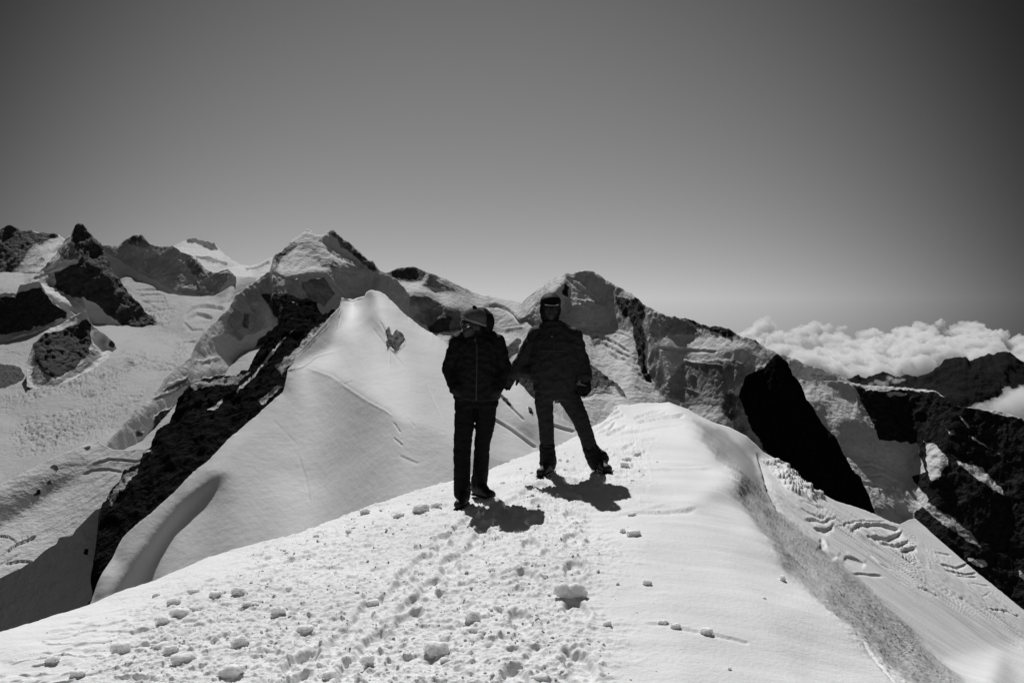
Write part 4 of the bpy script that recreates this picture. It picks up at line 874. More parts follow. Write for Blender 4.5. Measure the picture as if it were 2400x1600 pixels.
# the countless fine crumbs
def fine_crumbs():
    bm = bmesh.new(); bmesh.ops.create_icosphere(bm, subdivisions=1, radius=1)
    bv = np.array([v.co[:] for v in bm.verts]); bf = np.array([[v.index for v in f.verts] for f in bm.faces]); bm.free()
    Vs, Fs, n = [], [], 0
    U = rng.uniform(0, 1600, 30000); V = rng.uniform(1050, 1600, 30000)
    wob = rng.normal(0, 25, 30000)
    tr = inside(trampled, U + wob, V + wob * .5); bl = inside(bumpL, U, V)
    dens = fbm(np.stack([U / 70, V / 40, U * 0], -1), 3) * 1.5 + .45
    keep = ((tr & (rng.random(30000) < dens * .36)) | (bl & (rng.random(30000) < .06)) | (rng.random(30000) < .012))
    keep &= V > np.interp(U, _U[0], _V[0]) + 10
    du = (_U[0, 1] - _U[0, 0])
    for u, v in zip(U[keep], V[keep]):
        c = int(np.clip(round((u - _U[0, 0]) / du), 0, _U.shape[1] - 1)); r = int(np.clip(np.searchsorted(_V[:, c], v), 0, _V.shape[0] - 1))
        p = _X[r, c]; k = p[1] / F
        s = min(6, 1.3 * random.paretovariate(1.9)) * k * .85
        j = bv * (1 + rng.normal(0, .22, bv.shape)) * np.array([s, s * .8, s * random.uniform(.5, .9)])
        Vs.append(j + p + np.array([0, 0, s * .25])); Fs.append(bf + n); n += len(bv)
    o = mesh_np('snow_debris', np.concatenate(Vs), np.concatenate(Fs), M_lump, smooth=False)
    tag(o, 'fine crumbs and grains of kicked up snow on the trampled crest', None, kind='stuff')
fine_crumbs()

# seracs on the slope beyond the wind lip
for lab, s, u, v, w, h in [('pale ice tower on the lower slope, left of the two by the crevasse', 71, 1893, 1150, 16, 14), ('pale ice tower with a pointed top right of its twin', 72, 1912, 1162, 20, 14), ('small block of ice above the two towers on the lower slope', 73, 1862, 1128, 14, 12)]:
    o = big_lump(lab, s, u, v, w, h, .4, .5, .3); o.name = 'ice_tower'; o['category'] = 'ice tower'

# ------------------------------------------------------------------ clouds
def cloud_mat():
    m, nt, bs = new_mat('cloud'); N, L = nt.nodes, nt.links
    N.remove(bs)
    v = N.new('ShaderNodeVolumePrincipled'); v.inputs['Color'].default_value = g(1.0); v.inputs['Density'].default_value = .011; v.inputs['Anisotropy'].default_value = .3
    L.new(v.outputs[0], N['Material Output'].inputs['Volume'])
    return m
M_cloud = cloud_mat()
def cloud(label, puffs, d0, seed):
    b_ = bmesh.new(); bmesh.ops.create_icosphere(b_, subdivisions=4, radius=1)
    bv = np.array([v.co[:] for v in b_.verts]); bf = np.array([[v.index for v in f.verts] for f in b_.faces]); b_.free()
    Vs, Fs, n = [], [], 0
    for i, (u, v, r, dd) in enumerate(puffs):
        c = P(u, v, d0 + dd); Rr = r * (d0 + dd) / F
        q = bv * np.array([1.2, 1.1, .85]) * Rr
        q = q + bv * (fbm((q + c) / (Rr * 1.2) + seed + i, 4, .6) * .9 * Rr)[:, None] + c
        Vs.append(q); Fs.append(bf + n); n += len(bv)
    o = mesh_np('tmp', np.concatenate(Vs), np.concatenate(Fs), M_cloud)
    md = o.modifiers.new('r', 'REMESH'); md.mode = 'VOXEL'; md.voxel_size = 2.7 * d0 / F
    dg = bpy.context.evaluated_depsgraph_get(); m2 = bpy.data.meshes.new_from_object(o.evaluated_get(dg))
    bpy.data.objects.remove(o)
    nv = len(m2.vertices); co = np.zeros(nv * 3, np.float32); m2.vertices.foreach_get('co', co); co = co.reshape(-1, 3).astype(float)
    nn = np.zeros(nv * 3, np.float32); m2.vertex_normals.foreach_get('vector', nn); nn = nn.reshape(-1, 3)
    px = d0 / F
    co = co + nn * ((fbm(co / (26 * px) + seed, 5, .66) * 16 - np.abs(noise(co / (13 * px) + 7)) * 6 - np.abs(noise(co / (6 * px) + 3)) * 2.5) * px)[:, None]
    m2.vertices.foreach_set('co', co.astype(np.float32).ravel())
    m2.polygons.foreach_set('use_smooth', np.ones(len(m2.polygons), bool))
    m2.materials.clear(); m2.materials.append(M_cloud)
    o = link(bpy.data.objects.new('cloud', m2))
    tag(o, label, 'cloud', 'clouds beyond the mountains on the right'); return o
R_ = random.Random(3)
def bank(top, depth_v, r0, r1, n):
    out = []
    us = [p[0] for p in top]; vs_ = [p[1] for p in top]
    for i in range(n):
        u = R_.uniform(us[0], us[-1]); r = R_.uniform(r0, r1)
        t = R_.random() ** 1.1
        v = float(np.interp(u, us, vs_)) + r * R_.uniform(.45, 1.0) + t * depth_v
        out.append((u, v, r * (1 + t * .5), -t * 2600 + R_.uniform(-250, 250)))
    return out
cloud('tall cloud tuft rising above the left end of the cloud bank', [(1788,756,16,0),(1780,770,17,0),(1800,768,17,-100),(1765,785,19,-100),(1790,795,24,-200),(1745,790,14,0),(1728,786,9,0),(1770,812,24,-400)], 13000, 1)
cloud('left half of the billowing cloud bank behind the long ridge', bank([(1740,780),(1810,764),(1870,758),(1975,754),(2021,776),(2060,760)], 95, 10, 26, 74) + [(1900,850,34,-2400),(1950,870,34,-2600),(2010,880,34,-2700),(2060,870,30,-2700)], 13200, 2)
cloud('right half of the billowing cloud bank above the far dark mountains', bank([(2040,770),(2090,784),(2122,756),(2167,743),(2212,753),(2254,756),(2313,757),(2361,771),(2440,778)], 85, 10, 26, 80) + [(2090,860,30,-2300),(2150,860,34,-2500)], 13600, 3)
cloud('low bright cloud at the right edge between the dark mountains', [(2395,935,38,0),(2360,955,26,-50),(2325,958,20,-100),(2300,955,16,-60),(2420,960,50,-100),(2345,945,16,0),(2375,940,24,0)], 6500, 4)
cloud('small wisp of cloud drifting over the foot of the cloud bank', [(2085,888,8,0),(2100,893,9,0),(2060,896,8,0),(2115,890,8,0),(2040,899,6,0),(2075,898,9,0)], 7600, 5)

M_mist, _nt, _bs = new_mat('mist'); _nt.nodes.remove(_bs)
_v = _nt.nodes.new('ShaderNodeVolumePrincipled'); _v.inputs['Color'].default_value = g(1.0); _v.inputs['Density'].default_value = .007
_nt.links.new(_v.outputs[0], _nt.nodes['Material Output'].inputs['Volume'])
o = cloud('thin veil of mist drifting over the snow slope right of the black rock tooth', [(1930,905,14,0),(1955,925,20,0),(1985,950,22,0),(1975,975,16,0),(2010,980,14,0),(1945,950,12,0),(1915,890,9,0)], 1250, 6)
o.data.materials.clear(); o.data.materials.append(M_mist)
# ------------------------------------------------------------------ people
def capsule(bm, p0, r0, p1, r1, n=14, sq=(1, 1)):
    b = bmesh.new()
    for p, r in ((p0, r0), (p1, r1)):
        k = len(b.verts); bmesh.ops.create_icosphere(b, subdivisions=2, radius=r)
        b.verts.ensure_lookup_table()
        for v in b.verts[k:]: v.co = Vector((v.co.x * sq[0], v.co.y * sq[1], v.co.z)) + Vector(p)
    r = bmesh.ops.convex_hull(b, input=b.verts[:])
    bmesh.ops.delete(b, geom=[x for x in r['geom_interior'] + r['geom_unused'] if isinstance(x, bmesh.types.BMVert)], context='VERTS')
    me = bpy.data.meshes.new('t'); b.to_mesh(me); b.free(); bm.from_mesh(me); bpy.data.meshes.remove(me)

def ellip(bm, c, r, rot=(0, 0, 0)):
    b = bmesh.new(); bmesh.ops.create_icosphere(b, subdivisions=3, radius=1)
    M = Matrix.Translation(c) @ Euler(rot).to_matrix().to_4x4() @ Matrix.Diagonal((*r, 1))
    b.transform(M); me = bpy.data.meshes.new('t'); b.to_mesh(me); b.free(); bm.from_mesh(me); bpy.data.meshes.remove(me)

def tube(bm, rings, n=28):
    """closed lofted tube; ring = (cx, cy, cz, rx, ry)"""
    b = bmesh.new(); R = []
    for cx, cy, cz, rx, ry in rings:
        R.append([b.verts.new((cx + rx * math.cos(a) , cy + ry * math.sin(a), cz)) for a in [2 * math.pi * i / n for i in range(n)]])
    for a, c in zip(R, R[1:]):
        for i in range(n): b.faces.new((a[i], a[(i + 1) % n], c[(i + 1) % n], c[i]))
    b.faces.new(R[0][::-1]); b.faces.new(R[-1])
    bmesh.ops.recalc_face_normals(b, faces=b.faces)
    me = bpy.data.meshes.new('t'); b.to_mesh(me); b.free(); bm.from_mesh(me); bpy.data.meshes.remove(me)

def fuse(name, bm, mat, parent, vox=.012, smooth=4, wr=0, wl=.07, stretch=(1, 1, 1), seed=0):
    me = bpy.data.meshes.new(name); bm.to_mesh(me); bm.free()
    o = bpy.data.objects.new('tmp', me); COL.objects.link(o)
    md = o.modifiers.new('r', 'REMESH'); md.mode = 'VOXEL'; md.voxel_size = vox
    sm = o.modifiers.new('s', 'SMOOTH'); sm.iterations = smooth
    dg = bpy.context.evaluated_depsgraph_get(); m2 = bpy.data.meshes.new_from_object(o.evaluated_get(dg))
    bpy.data.objects.remove(o)
    if wr:
        n = len(m2.vertices); co = np.zeros(n * 3, np.float32); m2.vertices.foreach_get('co', co); co = co.reshape(-1, 3).astype(float)
        nn = np.array([v.normal[:] for v in m2.vertices])
        co = co + nn * (fbm(co / wl * np.array(stretch) + seed, 4, .55, True) * wr * 2)[:, None]
        m2.vertices.foreach_set('co', co.astype(np.float32).ravel())
    m2.polygons.foreach_set('use_smooth', np.ones(len(m2.polygons), bool))
    m2.materials.clear(); m2.materials.append(mat); m2.name = name
    o = bpy.data.objects.new(name, m2); return link(o, parent)

M_skin = plain_mat('skin', .035, .6, .3, 60, .1)
M_black_cloth = plain_mat('black_shell_fabric', .008, .7, .15, 120, .5, .2)
M_grey_cloth = plain_mat('charcoal_fabric', .026, .75, .15, 120, .4, .2)
M_trs = plain_mat('trouser_fabric', .007, .8, .1, 90, .4, .2)
M_knit = plain_mat('knitted_wool', .12, .95, .05, 220, .5, .5)
M_knit_light = plain_mat('light_knitted_wool', .22, .95, .05, 220, .3, .5)
M_boot = plain_mat('boot_leather', .012, .6, .3, 60, .4, .2)
M_zip = plain_mat('zip', .035, .4, .5, 60, .2)
M_lens = plain_mat('mirror_lens', .5, .12, .8, 5, .05, metal=.9)
M_white = plain_mat('white_trim', .55, .6, .3, 40, .1)
M_steel = plain_mat('steel', .25, .35, .5, 40, .2, metal=.9)

def head_body(bm, c, yaw=0, pitch=0, s=1.0, roll=0):
    """head with face built round its centre; face towards -y before turning"""
    M = Matrix.Translation(c) @ Matrix.Rotation(roll, 4, 'Y') @ Euler((pitch, 0, yaw)).to_matrix().to_4x4()
    b = bmesh.new()
    ellip(b, (0, .005, .02), (.076 * s, .095 * s, .098 * s)); ellip(b, (0, -.02, -.045), (.058 * s, .07 * s, .07 * s))
    ellip(b, (0, -.055, -.088), (.03 * s, .03 * s, .025 * s))                       # chin
    capsule(b, (0, -.09, .018), .010, (0, -.112, -.022), .015)                      # nose
    ellip(b, (0, -.085, -.058), (.026, .014, .007)); ellip(b, (0, -.084, -.070), (.022, .014, .007))   # lips
    for q in (-1, 1):
        ellip(b, (q * .032, -.083, .028), (.022, .014, .008))                        # brows
        ellip(b, (q * .032, -.078, .010), (.013, .012, .010))                        # eyes
        ellip(b, (q * .078, .005, -.008), (.010, .020, .032)); ellip(b, (q * .045, -.06, -.025), (.02, .02, .02))
    b.transform(M); me = bpy.data.meshes.new('t'); b.to_mesh(me); b.free(); bm.from_mesh(me); bpy.data.meshes.remove(me)
    return M

def hand(bm, wrist, direction, side, scale=1.0, curl=.5, palm_to=(0, -1, 0)):
    """palm, four unequal curled fingers and a thumb from the side of the palm"""
    d = Vector(direction).normalized(); pn = Vector(palm_to); pn = (pn - d * pn.dot(d)).normalized(); sd = d.cross(pn) * side
    w = Vector(wrist); S = scale
    for t in (-.026, -.009, .009, .026):
        capsule(bm, w + sd * t * .7 * S, .017 * S, w + d * .085 * S + sd * t * S, .013 * S)
    for t, L in ((-.030, .066), (-.010, .078), (.010, .074), (.030, .058)):
        a = w + d * .088 * S + sd * t * S; dirv = d.copy(); r = .0105 * S
        for k, f in enumerate((.45, .32, .23)):
            dirv = (dirv + pn * curl * (.5 + .5 * k)).normalized(); b = a + dirv * L * f * 1.15 * S
            capsule(bm, a, r, b, r * .92); a = b; r *= .92
    a = w + d * .025 * S - sd * .026 * S; b = a + (d * .5 - sd * .65 + pn * .45).normalized() * .042 * S; c = b + (d * .9 - sd * .05 + pn * .5).normalized() * .034 * S
    capsule(bm, a, .014 * S, b, .012 * S); capsule(bm, b, .012 * S, c, .010 * S)

def strip(name, pts, w, mat, parent, r=.004):
    bm = bmesh.new()
    for a, b in zip(pts, pts[1:]): capsule(bm, a, r, b, r, sq=(w / r / 2 if w > 2 * r else 1, 1))
    me = bpy.data.meshes.new(name); bm.to_mesh(me); bm.free(); me.materials.append(mat)
    return link(bpy.data.objects.new(name, me), parent)

def boot(parent, p, yaw, mat=None, crampon=True, size=.29):
    """boot with toe towards -y before turning; p = heel/sole centre on the snow"""
    bm = bmesh.new()
    capsule(bm, (0, .06, .055), .052, (0, -.12, .045), .045, sq=(.95, 1)); ellip(bm, (0, -.155, .042), (.05, .055, .042))
    capsule(bm, (0, .05, .08), .056, (0, .045, .15), .058); capsule(bm, (0, .02, .09), .05, (0, -.07, .07), .046)
    M = Matrix.Translation(p) @ Matrix.Rotation(yaw, 4, 'Z'); bm.transform(M)
    o = fuse('boot', bm, mat or M_boot, parent, .010, 3, .003, .03)
    bm = bmesh.new()
    for x, y in ((0, -.17), (0, .06)): ellip(bm, (x, y, .004), (.052, .05 if y > 0 else .055, .014))
    capsule(bm, (0, -.16, .004), .012, (0, .08, .004), .012, sq=(3.6, 1)); bm.transform(M)
    fuse('sole', bm, M_boot, o, .009, 1)
    if crampon:
        bm = bmesh.new()
        pts = [(.045, -.15), (-.045, -.15), (.05, -.07), (-.05, -.07), (.045, .05), (-.045, .05), (.035, .1), (-.035, .1)]
        for x, y in pts: capsule(bm, (x, y, .012), .006, (x * 1.12, y, -.028), .002)
        for x in (-.022, .022): capsule(bm, (x, -.19, .012), .005, (x * 1.3, -.245, -.012), .002)
        for x in (-1, 1): capsule(bm, (x * .047, -.16, .014), .005, (x * .042, .1, .014), .005)
        capsule(bm, (-.055, -.05, .05), .004, (.055, -.05, .05), .004); capsule(bm, (-.06, .04, .07), .004, (.06, .04, .07), .004)
        bm.transform(M); me = bpy.data.meshes.new('crampon'); bm.to_mesh(me); bm.free(); me.materials.append(M_steel)
        link(bpy.data.objects.new('crampon', me), o)
    return o

def leg_tube(bm, ctr, top_z):
    for (x0, y0, z0, r0), (x1, y1, z1, r1) in zip(ctr, ctr[1:]):
        capsule(bm, (x0, y0, z0), r0, (x1, y1, z1), r1)

# ---------------- left person: hands in jacket pockets, head turned, wool hat with a tassel
def person_left():
    gp = ground(1103, 1180); K = gp[1] / F
    t = empty('person', tuple(gp))
    tag(t, 'left person in black jacket and trousers, hands in pockets, light wool hat, looking aside', 'person')
    X = lambda u: (u - 1103) * K
    Z = lambda v: (1180 - v) * K
    def gz(x, y): return ground_z(gp[0] + x, gp[1] + y) - gp[2]
    fl = (X(1084), -.02); fr = (X(1121), .22)
    zl, zr = gz(*fl), gz(*fr)
    legL = [(X(1090), .06, Z(925), .100), (X(1086), .05, Z(984), .088), (X(1081), .045, Z(1047), .078), (X(1080.5), .03, Z(1100), .072), (X(1081), .04, zl + .10, .073)]
    legR = [(X(1137), .06, Z(925), .100), (X(1136), .09, Z(984), .088), (X(1127), .13, Z(1047), .070), (X(1124), .18, Z(1100), .070), (X(1119), .26, zr + .10, .070)]
    # body (one continuous surface under the clothes)
    bm = bmesh.new()
    cx = X(1116)
    hc = (X(1107), -.01, Z(752))
    tube(bm, [(cx, .05, Z(930), .14, .10), (cx, .05, Z(890), .14, .1), (cx, .05, Z(850), .13, .1), (cx, .05, Z(800), .16, .11), (cx, .05, Z(780), .12, .09)])
    capsule(bm, (cx - .01, .05, Z(785)), .065, (X(1111), .02, Z(765)), .055)
    for L in (legL, legR): leg_tube(bm, [(a, b, c, r * .72) for a, b, c, r in L], 0)
    for sx in (-1, 1):
        capsule(bm, (cx + sx * .15, .05, Z(790)), .05, (cx + sx * .245, .07, Z(862)), .04); capsule(bm, (cx + sx * .245, .07, Z(862)), .04, (cx + sx * .16, -.03, Z(898)), .028)
        hand(bm, (cx + sx * .16, -.03, Z(898)), (-sx * .85, .1, -.35), sx, .8, .35, (-sx * .3, .8, 0))
    HM = head_body(bm, hc, yaw=-.75, pitch=.2, roll=.28)
    fuse('body', bm, M_skin, t, .0075, 2)
    # trousers
    bm = bmesh.new()
    tube(bm, [(cx, .06, Z(945), .188, .125), (cx, .06, Z(915), .185, .125), (cx, .06, Z(880), .17, .12)])
    for L in (legL, legR): leg_tube(bm, [(a, b, c, r) for a, b, c, r in L], 0)
    fuse('trousers', bm, M_trs, t, .010, 2, .009, .07, (1, 1, 1.5), 3)
    # jacket with the sleeves bent into the pockets
    bm = bmesh.new()
    tube(bm, [(cx - .003, .05, Z(928), .200, .145), (cx, .05, Z(905), .207, .15), (cx, .05, Z(870), .21, .15), (cx, .05, Z(835), .20, .145), (cx, .05, Z(805), .205, .135), (cx, .05, Z(788), .19, .12), (cx, .05, Z(776), .13, .10), (cx - .01, .04, Z(764), .085, .085)])
    for sx in (-1, 1):
        sh = (cx + sx * .165, .055, Z(794)); el = (cx + sx * .238, .065, Z(858)); wr_ = (cx + sx * .165, -.04, Z(903))
        capsule(bm, sh, .080, el, .068); capsule(bm, el, .068, wr_, .062)
        capsule(bm, (cx + sx * .09, .05, Z(782)), .07, sh, .078)
    jk = fuse('jacket', bm, M_black_cloth, t, .010, 2, .014, .10, (1, 1, 1.2), 5)
    bm = bmesh.new()                                                     # high collar / hood behind the head
    tube(bm, [(cx - .01, .035, Z(772), .100, .095), (X(1116), .03, Z(760), .085, .09), (X(1117), .04, Z(752), .078, .08)])
    ellip(bm, (X(1133), .075, Z(746)), (.092, .095, .112)); ellip(bm, (X(1126), .085, Z(732)), (.082, .085, .082)); ellip(bm, (X(1140), .06, Z(762)), (.05, .07, .05))
    fuse('hood', bm, M_black_cloth, jk, .010, 4, .004, .04)
    strip('zip', [(X(1113), -.055, Z(776)), (X(1118), -.098, Z(800)), (X(1118), -.112, Z(840)), (X(1117), -.115, Z(880)), (X(1116), -.112, Z(926))], .01, M_zip, jk)
    bm = bmesh.new(); ellip(bm, (X(1113), -.078, Z(786)), (.012, .006, .010)); me = bpy.data.meshes.new('chest_badge'); bm.to_mesh(me); bm.free(); me.materials.append(M_zip)
    link(bpy.data.objects.new('chest_badge', me), jk)
    bm = bmesh.new(); ellip(bm, (X(1063), -.02, Z(867)), (.006, .006, .006)); me = bpy.data.meshes.new('snap_button'); bm.to_mesh(me); bm.free(); me.materials.append(M_white)
    link(bpy.data.objects.new('snap_button', me), jk)
    # hat
    bm = bmesh.new()
    ellip(bm, (0, .012, .050), (.102, .118, .098)); ellip(bm, (0, .03, .075), (.085, .095, .080)); bm.transform(HM)
    bmesh.ops.bisect_plane(bm, geom=bm.verts[:] + bm.edges[:] + bm.faces[:], plane_co=HM @ Vector((0, 0, .035)), plane_no=(HM.to_3x3() @ Vector((0, .28, 1))).normalized(), clear_inner=True)
    bmesh.ops.holes_fill(bm, edges=[e for e in bm.edges if e.is_boundary])
    hat = fuse('hat', bm, M_knit, t, .008, 2, .002, .012)
    bm = bmesh.new()
    b = [(math.cos(a) * .104, .012 + math.sin(a) * .119, .030 - .28 * math.sin(a) * .11) for a in [2 * math.pi * i / 24 for i in range(25)]]
    for p0, p1 in zip(b, b[1:]): capsule(bm, p0, .014, p1, .014, sq=(.5, .5))
    bm.transform(HM); fuse('hat_band', bm, M_knit_light, hat, .006, 2)
    bm = bmesh.new(); capsule(bm, (-.01, .0, .142), .008, (-.016, .0, .158), .012); ellip(bm, (-.005, .01, .158), (.011, .010, .010)); bm.transform(HM); fuse('tassel', bm, M_black_cloth, hat, .005, 1, .004, .012)
    # sunglasses
    gl = empty('sunglasses', (0, 0, 0)); gl.parent = t
    bm = bmesh.new(); capsule(bm, (-.06, -.094, .014), .004, (.06, -.094, .014), .004)
    for q in (-1, 1): capsule(bm, (q * .06, -.094, .014), .004, (q * .084, .0, .012), .003)
    bm.transform(HM); me = bpy.data.meshes.new('glasses_frame'); bm.to_mesh(me); bm.free(); me.materials.append(M_boot); link(bpy.data.objects.new('glasses_frame', me), gl)
    for q in (-1, 1):
        bm = bmesh.new(); ellip(bm, (q * .034, -.097, .008), (.025, .006, .020), (0, 0, q * .25)); bm.transform(HM)
        for f in bm.faces: f.smooth = True
        me = bpy.data.meshes.new('lens'); bm.to_mesh(me); bm.free(); me.materials.append(M_lens); link(bpy.data.objects.new('lens', me), gl)
    for p_, yaw in (((fl[0], fl[1], zl + .01), -.15), ((fr[0], fr[1], zr + .01), .65)): boot(t, p_, yaw, crampon=False)

# ---------------- right person: wide stance, hooded cap with a white stripe
def person_right():
    gp = ground(1335, 1110); K = gp[1] / F
    t = empty('person', tuple(gp))
    tag(t, 'right person standing legs apart in dark hooded jacket, cap with white stripe, gaiters and crampons', 'person')
    X = lambda u: (u - 1335) * K
    Z = lambda v: (1110 - v) * K
    def gz(x, y): return ground_z(gp[0] + x, gp[1] + y) - gp[2]
    fl = (X(1283), .02); fr = (X(1404), -.02); zl, zr = gz(*fl), gz(*fr)
    legL = [(X(1278), .05, Z(915), .105), (X(1273), .05, Z(938), .090), (X(1278), .035, Z(984), .074), (X(1281), .03, Z(1047), .066), (X(1284), .04, Z(1079), .062), (X(1283), .05, zl + .12, .064)]
    legR = [(X(1325), .05, Z(915), .110), (X(1338), .04, Z(938), .098), (X(1358), .0, Z(975), .080), (X(1370), -.01, Z(1010), .072), (X(1384), -.005, Z(1050), .068), (X(1399), .0, Z(1082), .066), (X(1405), .01, zr + .12, .068)]
    cx = X(1300)
    hc = (X(1288), -.01, Z(716))
    bm = bmesh.new()
    tube(bm, [(cx, .05, Z(925), .15, .10), (cx, .05, Z(890), .14, .1), (cx, .05, Z(840), .14, .1), (cx, .05, Z(790), .17, .11), (cx - .01, .05, Z(765), .12, .09)])
    capsule(bm, (cx - .02, .05, Z(772)), .065, (X(1289), .01, Z(740)), .055)
    for L in (legL, legR): leg_tube(bm, [(a, b, c, r * .72) for a, b, c, r in L], 0)
    sl, el_, wl = (cx - .16, .06, Z(778)), (X(1226), .14, Z(842)), (X(1206), .16, Z(872))
    sr, er, wr_ = (cx + .17, .05, Z(785)), (X(1362), .05, Z(848)), (X(1372), -.02, Z(878))
    for a, b, c in ((sl, el_, wl), (sr, er, wr_)):
        capsule(bm, a, .055, b, .042); capsule(bm, b, .042, c, .028)
    hand(bm, wl, (-.5, .3, -.8), 1, .95, .4, (0, -1, -.2)); hand(bm, wr_, (.12, -.25, -1), -1, .95, .45, (-.7, -.6, 0))
    HM = head_body(bm, hc, yaw=.05, pitch=.12)
    fuse('body', bm, M_skin, t, .0075, 2)
    bm = bmesh.new()
    tube(bm, [(cx + .01, .05, Z(932), .185, .13), (cx, .05, Z(905), .195, .135), (cx, .05, Z(880), .18, .13)])
    for L in (legL, legR): leg_tube(bm, L, 0)
    fuse('trousers', bm, M_grey_cloth, t, .010, 2, .010, .07, (1, 1, 1.5), 9)
    bm = bmesh.new()
    tube(bm, [(cx - .005, .05, Z(912), .205, .15), (cx, .05, Z(890), .215, .16), (cx, .05, Z(860), .235, .17), (cx, .05, Z(825), .240, .165), (cx, .05, Z(795), .235, .15), (cx - .005, .05, Z(776), .20, .13), (cx - .015, .05, Z(760), .15, .115), (cx - .035, .04, Z(748), .10, .10)])
    for (a, b, c), (ra, rb, rc) in (((sl, el_, wl), (.088, .080, .070)), ((sr, er, wr_), (.092, .080, .060))):
        capsule(bm, a, ra, b, rb); capsule(bm, b, rb, c, rc)
    capsule(bm, (X(1228), .13, Z(866)), .075, (X(1256), .08, Z(872)), .085)
    jk = fuse('jacket', bm, M_grey_cloth, t, .010, 2, .015, .11, (1, 1, 1.2), 13)
    strip('zip', [(X(1292), -.075, Z(766)), (X(1294), -.11, Z(790)), (X(1295), -.125, Z(815))], .008, M_zip, jk, .0035)
    strip('chest_pocket', [(X(1262), -.110, Z(815)), (X(1276), -.118, Z(816)), (X(1322), -.118, Z(816))], .006, M_zip, jk, .003)
    bm = bmesh.new(); ellip(bm, (X(1290), -.112, Z(783)), (.006, .006, .006)); me = bpy.data.meshes.new('zip_pull'); bm.to_mesh(me); bm.free(); me.materials.append(M_white)
    link(bpy.data.objects.new('zip_pull', me), jk)
    # hooded cap with stripe
    bm = bmesh.new(); ellip(bm, (0, .015, .045), (.100, .118, .098)); ellip(bm, (0, .03, -.03), (.104, .095, .11)); ellip(bm, (0, .035, -.09), (.09, .085, .07)); bm.transform(HM)
    hd = fuse('hood', bm, M_black_cloth, t, .009, 3, .002, .03)
    bm = bmesh.new(); ellip(bm, (0, -.01, .062), (.097, .104, .070)); ellip(bm, (0, -.10, .045), (.06, .045, .010)); bm.transform(HM)
    cap = fuse('cap', bm, M_black_cloth, t, .008, 2, .002, .02)
    b = [(math.sin(a) * .100, -.010 - math.cos(a) * .118, .040) for a in np.linspace(-.66, .66, 13)]
    bm = bmesh.new()
    for p0, p1 in zip(b, b[1:]): capsule(bm, p0, .0058, p1, .0058)
    bm.transform(HM); me = bpy.data.meshes.new('white_stripe'); bm.to_mesh(me); bm.free(); me.materials.append(M_white); link(bpy.data.objects.new('white_stripe', me), cap)
    # sunglasses
    gl = empty('sunglasses', (0, 0, 0)); gl.parent = t
    bm = bmesh.new(); capsule(bm, (-.06, -.094, .014), .004, (.06, -.094, .014), .004); bm.transform(HM)
    me = bpy.data.meshes.new('glasses_frame'); bm.to_mesh(me); bm.free(); me.materials.append(M_boot); link(bpy.data.objects.new('glasses_frame', me), gl)
    for q in (-1, 1):
        bm = bmesh.new(); ellip(bm, (q * .034, -.097, .008), (.025, .006, .020), (0, 0, q * .25)); bm.transform(HM)
        me = bpy.data.meshes.new('lens'); bm.to_mesh(me); bm.free(); me.materials.append(M_boot); link(bpy.data.objects.new('lens', me), gl)
    # gloves
    for a, dr, s_, pt in ((wl, (-.5, .3, -.8), 1, (0, -1, -.2)), (wr_, (.12, -.25, -1), -1, (-.7, -.6, 0))):
        bm = bmesh.new(); hand(bm, a, dr, s_, 1.15, .45, pt); capsule(bm, a, .036, tuple(Vector(a) + Vector(dr).normalized() * .03), .034)
        fuse('glove', bm, M_black_cloth, t, .006, 2)
    # camera pouch hanging at the hip
    bm = bmesh.new(); bmesh.ops.create_cube(bm, size=1); bm.transform(Matrix.Translation((X(1361), -.03, Z(911))) @ Matrix.Diagonal((.082, .06, .105, 1)))
    bmesh.ops.bevel(bm, geom=bm.edges[:], offset=.014, segments=3, affect='EDGES')
    me = bpy.data.meshes.new('pouch'); bm.to_mesh(me); bm.free(); me.materials.append(M_black_cloth); po = link(bpy.data.objects.new('pouch', me), t)
    bm = bmesh.new(); capsule(bm, (X(1350), -.05, Z(894)), .007, (X(1371), -.06, Z(898)), .006); capsule(bm, (X(1354), -.05, Z(890)), .007, (X(1360), -.055, Z(896)), .008)
    me = bpy.data.meshes.new('buckle'); bm.to_mesh(me); bm.free(); me.materials.append(plain_mat('grey_webbing', .16, .7, .2)); link(bpy.data.objects.new('buckle', me), po)
    # gaiters with straps
    for L, f, z in ((legL, fl, zl), (legR, fr, zr)):
        bm = bmesh.new(); a, b, c = L[-3], L[-2], L[-1]
        capsule(bm, a[:3], a[3] + .010, b[:3], b[3] + .016); capsule(bm, b[:3], b[3] + .016, c[:3], c[3] + .020)
        ga = fuse('gaiter', bm, M_black_cloth, t, .009, 2, .010, .07, (1, 1, 1.6), 21)
        strip('strap', [(a[0] - a[3] * .6, a[1] - a[3] * .95, a[2] + .02), (a[0] + a[3] * .5, a[1] - a[3] * 1.0, a[2] + .02)], .012, M_zip, ga, .004)
    boot(t, (fl[0], fl[1], zl + .02), -.45); boot(t, (fr[0], fr[1], zr + .02), .35)
person_left()
person_right()
# ------------------------------------------------------------------ light, sky, camera
SUN_EL, SUN_AZ = math.radians(47), math.radians(-15)     # azimuth from +Y towards +X
w = bpy.data.worlds.new('World'); scene.world = w; w.use_nodes = True
N, L = w.node_tree.nodes, w.node_tree.links
bg = N['Background']; sky = N.new('ShaderNodeTexSky'); sky.sky_type = 'NISHITA'; sky.sun_disc = False
sky.sun_elevation = SUN_EL; sky.sun_rotation = SUN_AZ
sky.altitude = 4000; sky.air_density = 1.0; sky.dust_density = .6; sky.ozone_density = 1.0
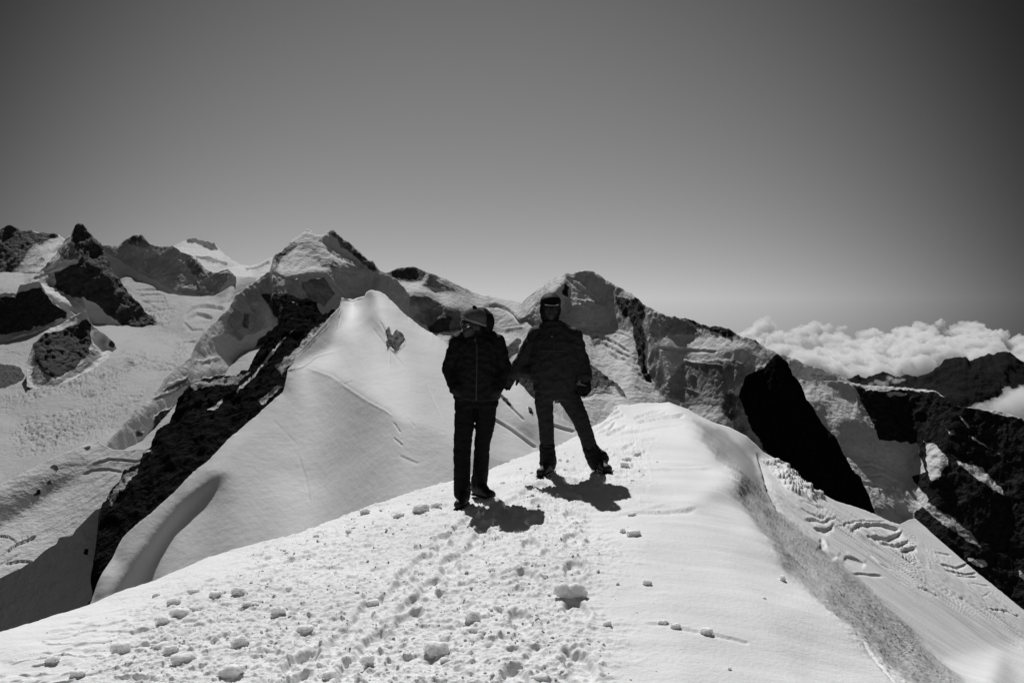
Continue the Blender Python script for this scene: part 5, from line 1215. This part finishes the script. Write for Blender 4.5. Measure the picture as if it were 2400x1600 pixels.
# black-and-white film behind a red filter: only the long wavelengths count
sp = N.new('ShaderNodeSeparateColor'); L.new(sky.outputs[0], sp.inputs[0])
pw = N.new('ShaderNodeMath'); pw.operation = 'POWER'; pw.inputs[1].default_value = .65
L.new(sp.outputs[0], pw.inputs[0])
# the sky is darker away from the sun's side; corner vignetting is put in too
tc = N.new('ShaderNodeTexCoord'); dt = N.new('ShaderNodeVectorMath'); dt.operation = 'DOT_PRODUCT'
dt.inputs[1].default_value = (math.sin(math.radians(-2)), math.cos(math.radians(-2)), 0)
L.new(tc.outputs['Generated'], dt.inputs[0])
mr = N.new('ShaderNodeMapRange'); mr.interpolation_type = 'SMOOTHSTEP'
mr.inputs['From Min'].default_value = .79; mr.inputs['From Max'].default_value = 1.0; mr.inputs['To Min'].default_value = .10; mr.inputs['To Max'].default_value = 1.0
L.new(dt.outputs['Value'], mr.inputs['Value'])
# added fill: unseen sky lobes round the sun and opposite it lift the shade
def lobe(vec, f0, f1, amt):
    d_ = N.new('ShaderNodeVectorMath'); d_.operation = 'DOT_PRODUCT'; d_.inputs[1].default_value = vec; L.new(tc.outputs['Generated'], d_.inputs[0])
    r_ = N.new('ShaderNodeMapRange'); r_.interpolation_type = 'SMOOTHSTEP'; r_.inputs['From Min'].default_value = f0; r_.inputs['From Max'].default_value = f1; r_.inputs['To Max'].default_value = amt
    L.new(d_.outputs['Value'], r_.inputs['Value']); return r_.outputs[0]
a1 = lobe((-math.sin(SUN_AZ), -math.cos(SUN_AZ), 0), 0.0, .9, .65)
a2 = lobe((math.sin(SUN_AZ) * math.cos(SUN_EL), math.cos(SUN_AZ) * math.cos(SUN_EL), math.sin(SUN_EL)), .88, 1.0, 1.8)
s1 = N.new('ShaderNodeMath'); L.new(mr.outputs[0], s1.inputs[0]); L.new(a1, s1.inputs[1])
s2 = N.new('ShaderNodeMath'); L.new(s1.outputs[0], s2.inputs[0]); L.new(a2, s2.inputs[1])
ml = N.new('ShaderNodeMath'); ml.operation = 'MULTIPLY'; L.new(pw.outputs[0], ml.inputs[0]); L.new(s2.outputs[0], ml.inputs[1])
L.new(ml.outputs[0], bg.inputs['Color']); bg.inputs['Strength'].default_value = .118

sd = bpy.data.lights.new('sun', 'SUN'); sd.energy = 3.4; sd.angle = math.radians(.5); sd.color = (1, 1, 1)
so = bpy.data.objects.new('sun', sd); link(so)
dirv = Vector((math.sin(SUN_AZ) * math.cos(SUN_EL), math.cos(SUN_AZ) * math.cos(SUN_EL), math.sin(SUN_EL)))
so.rotation_euler = dirv.to_track_quat('Z', 'Y').to_euler(); so.location = (0, 0, 50)

cd = bpy.data.cameras.new('camera'); cam = bpy.data.objects.new('camera', cd); link(cam)
cd.sensor_width = 36; cd.lens = 36 * F / 2400; cd.clip_start = .1; cd.clip_end = 60000
cam.location = (0, 0, 0); cam.rotation_euler = (math.pi / 2 - PITCH, 0, 0)
scene.camera = cam
scene.view_settings.view_transform = 'Standard'; scene.view_settings.look = 'None'
scene.view_settings.exposure = 0; scene.view_settings.gamma = 1
scene.cycles.max_bounces = 6; scene.cycles.diffuse_bounces = 2; scene.cycles.glossy_bounces = 1; scene.cycles.volume_bounces = 6; scene.cycles.max_bounces = 8
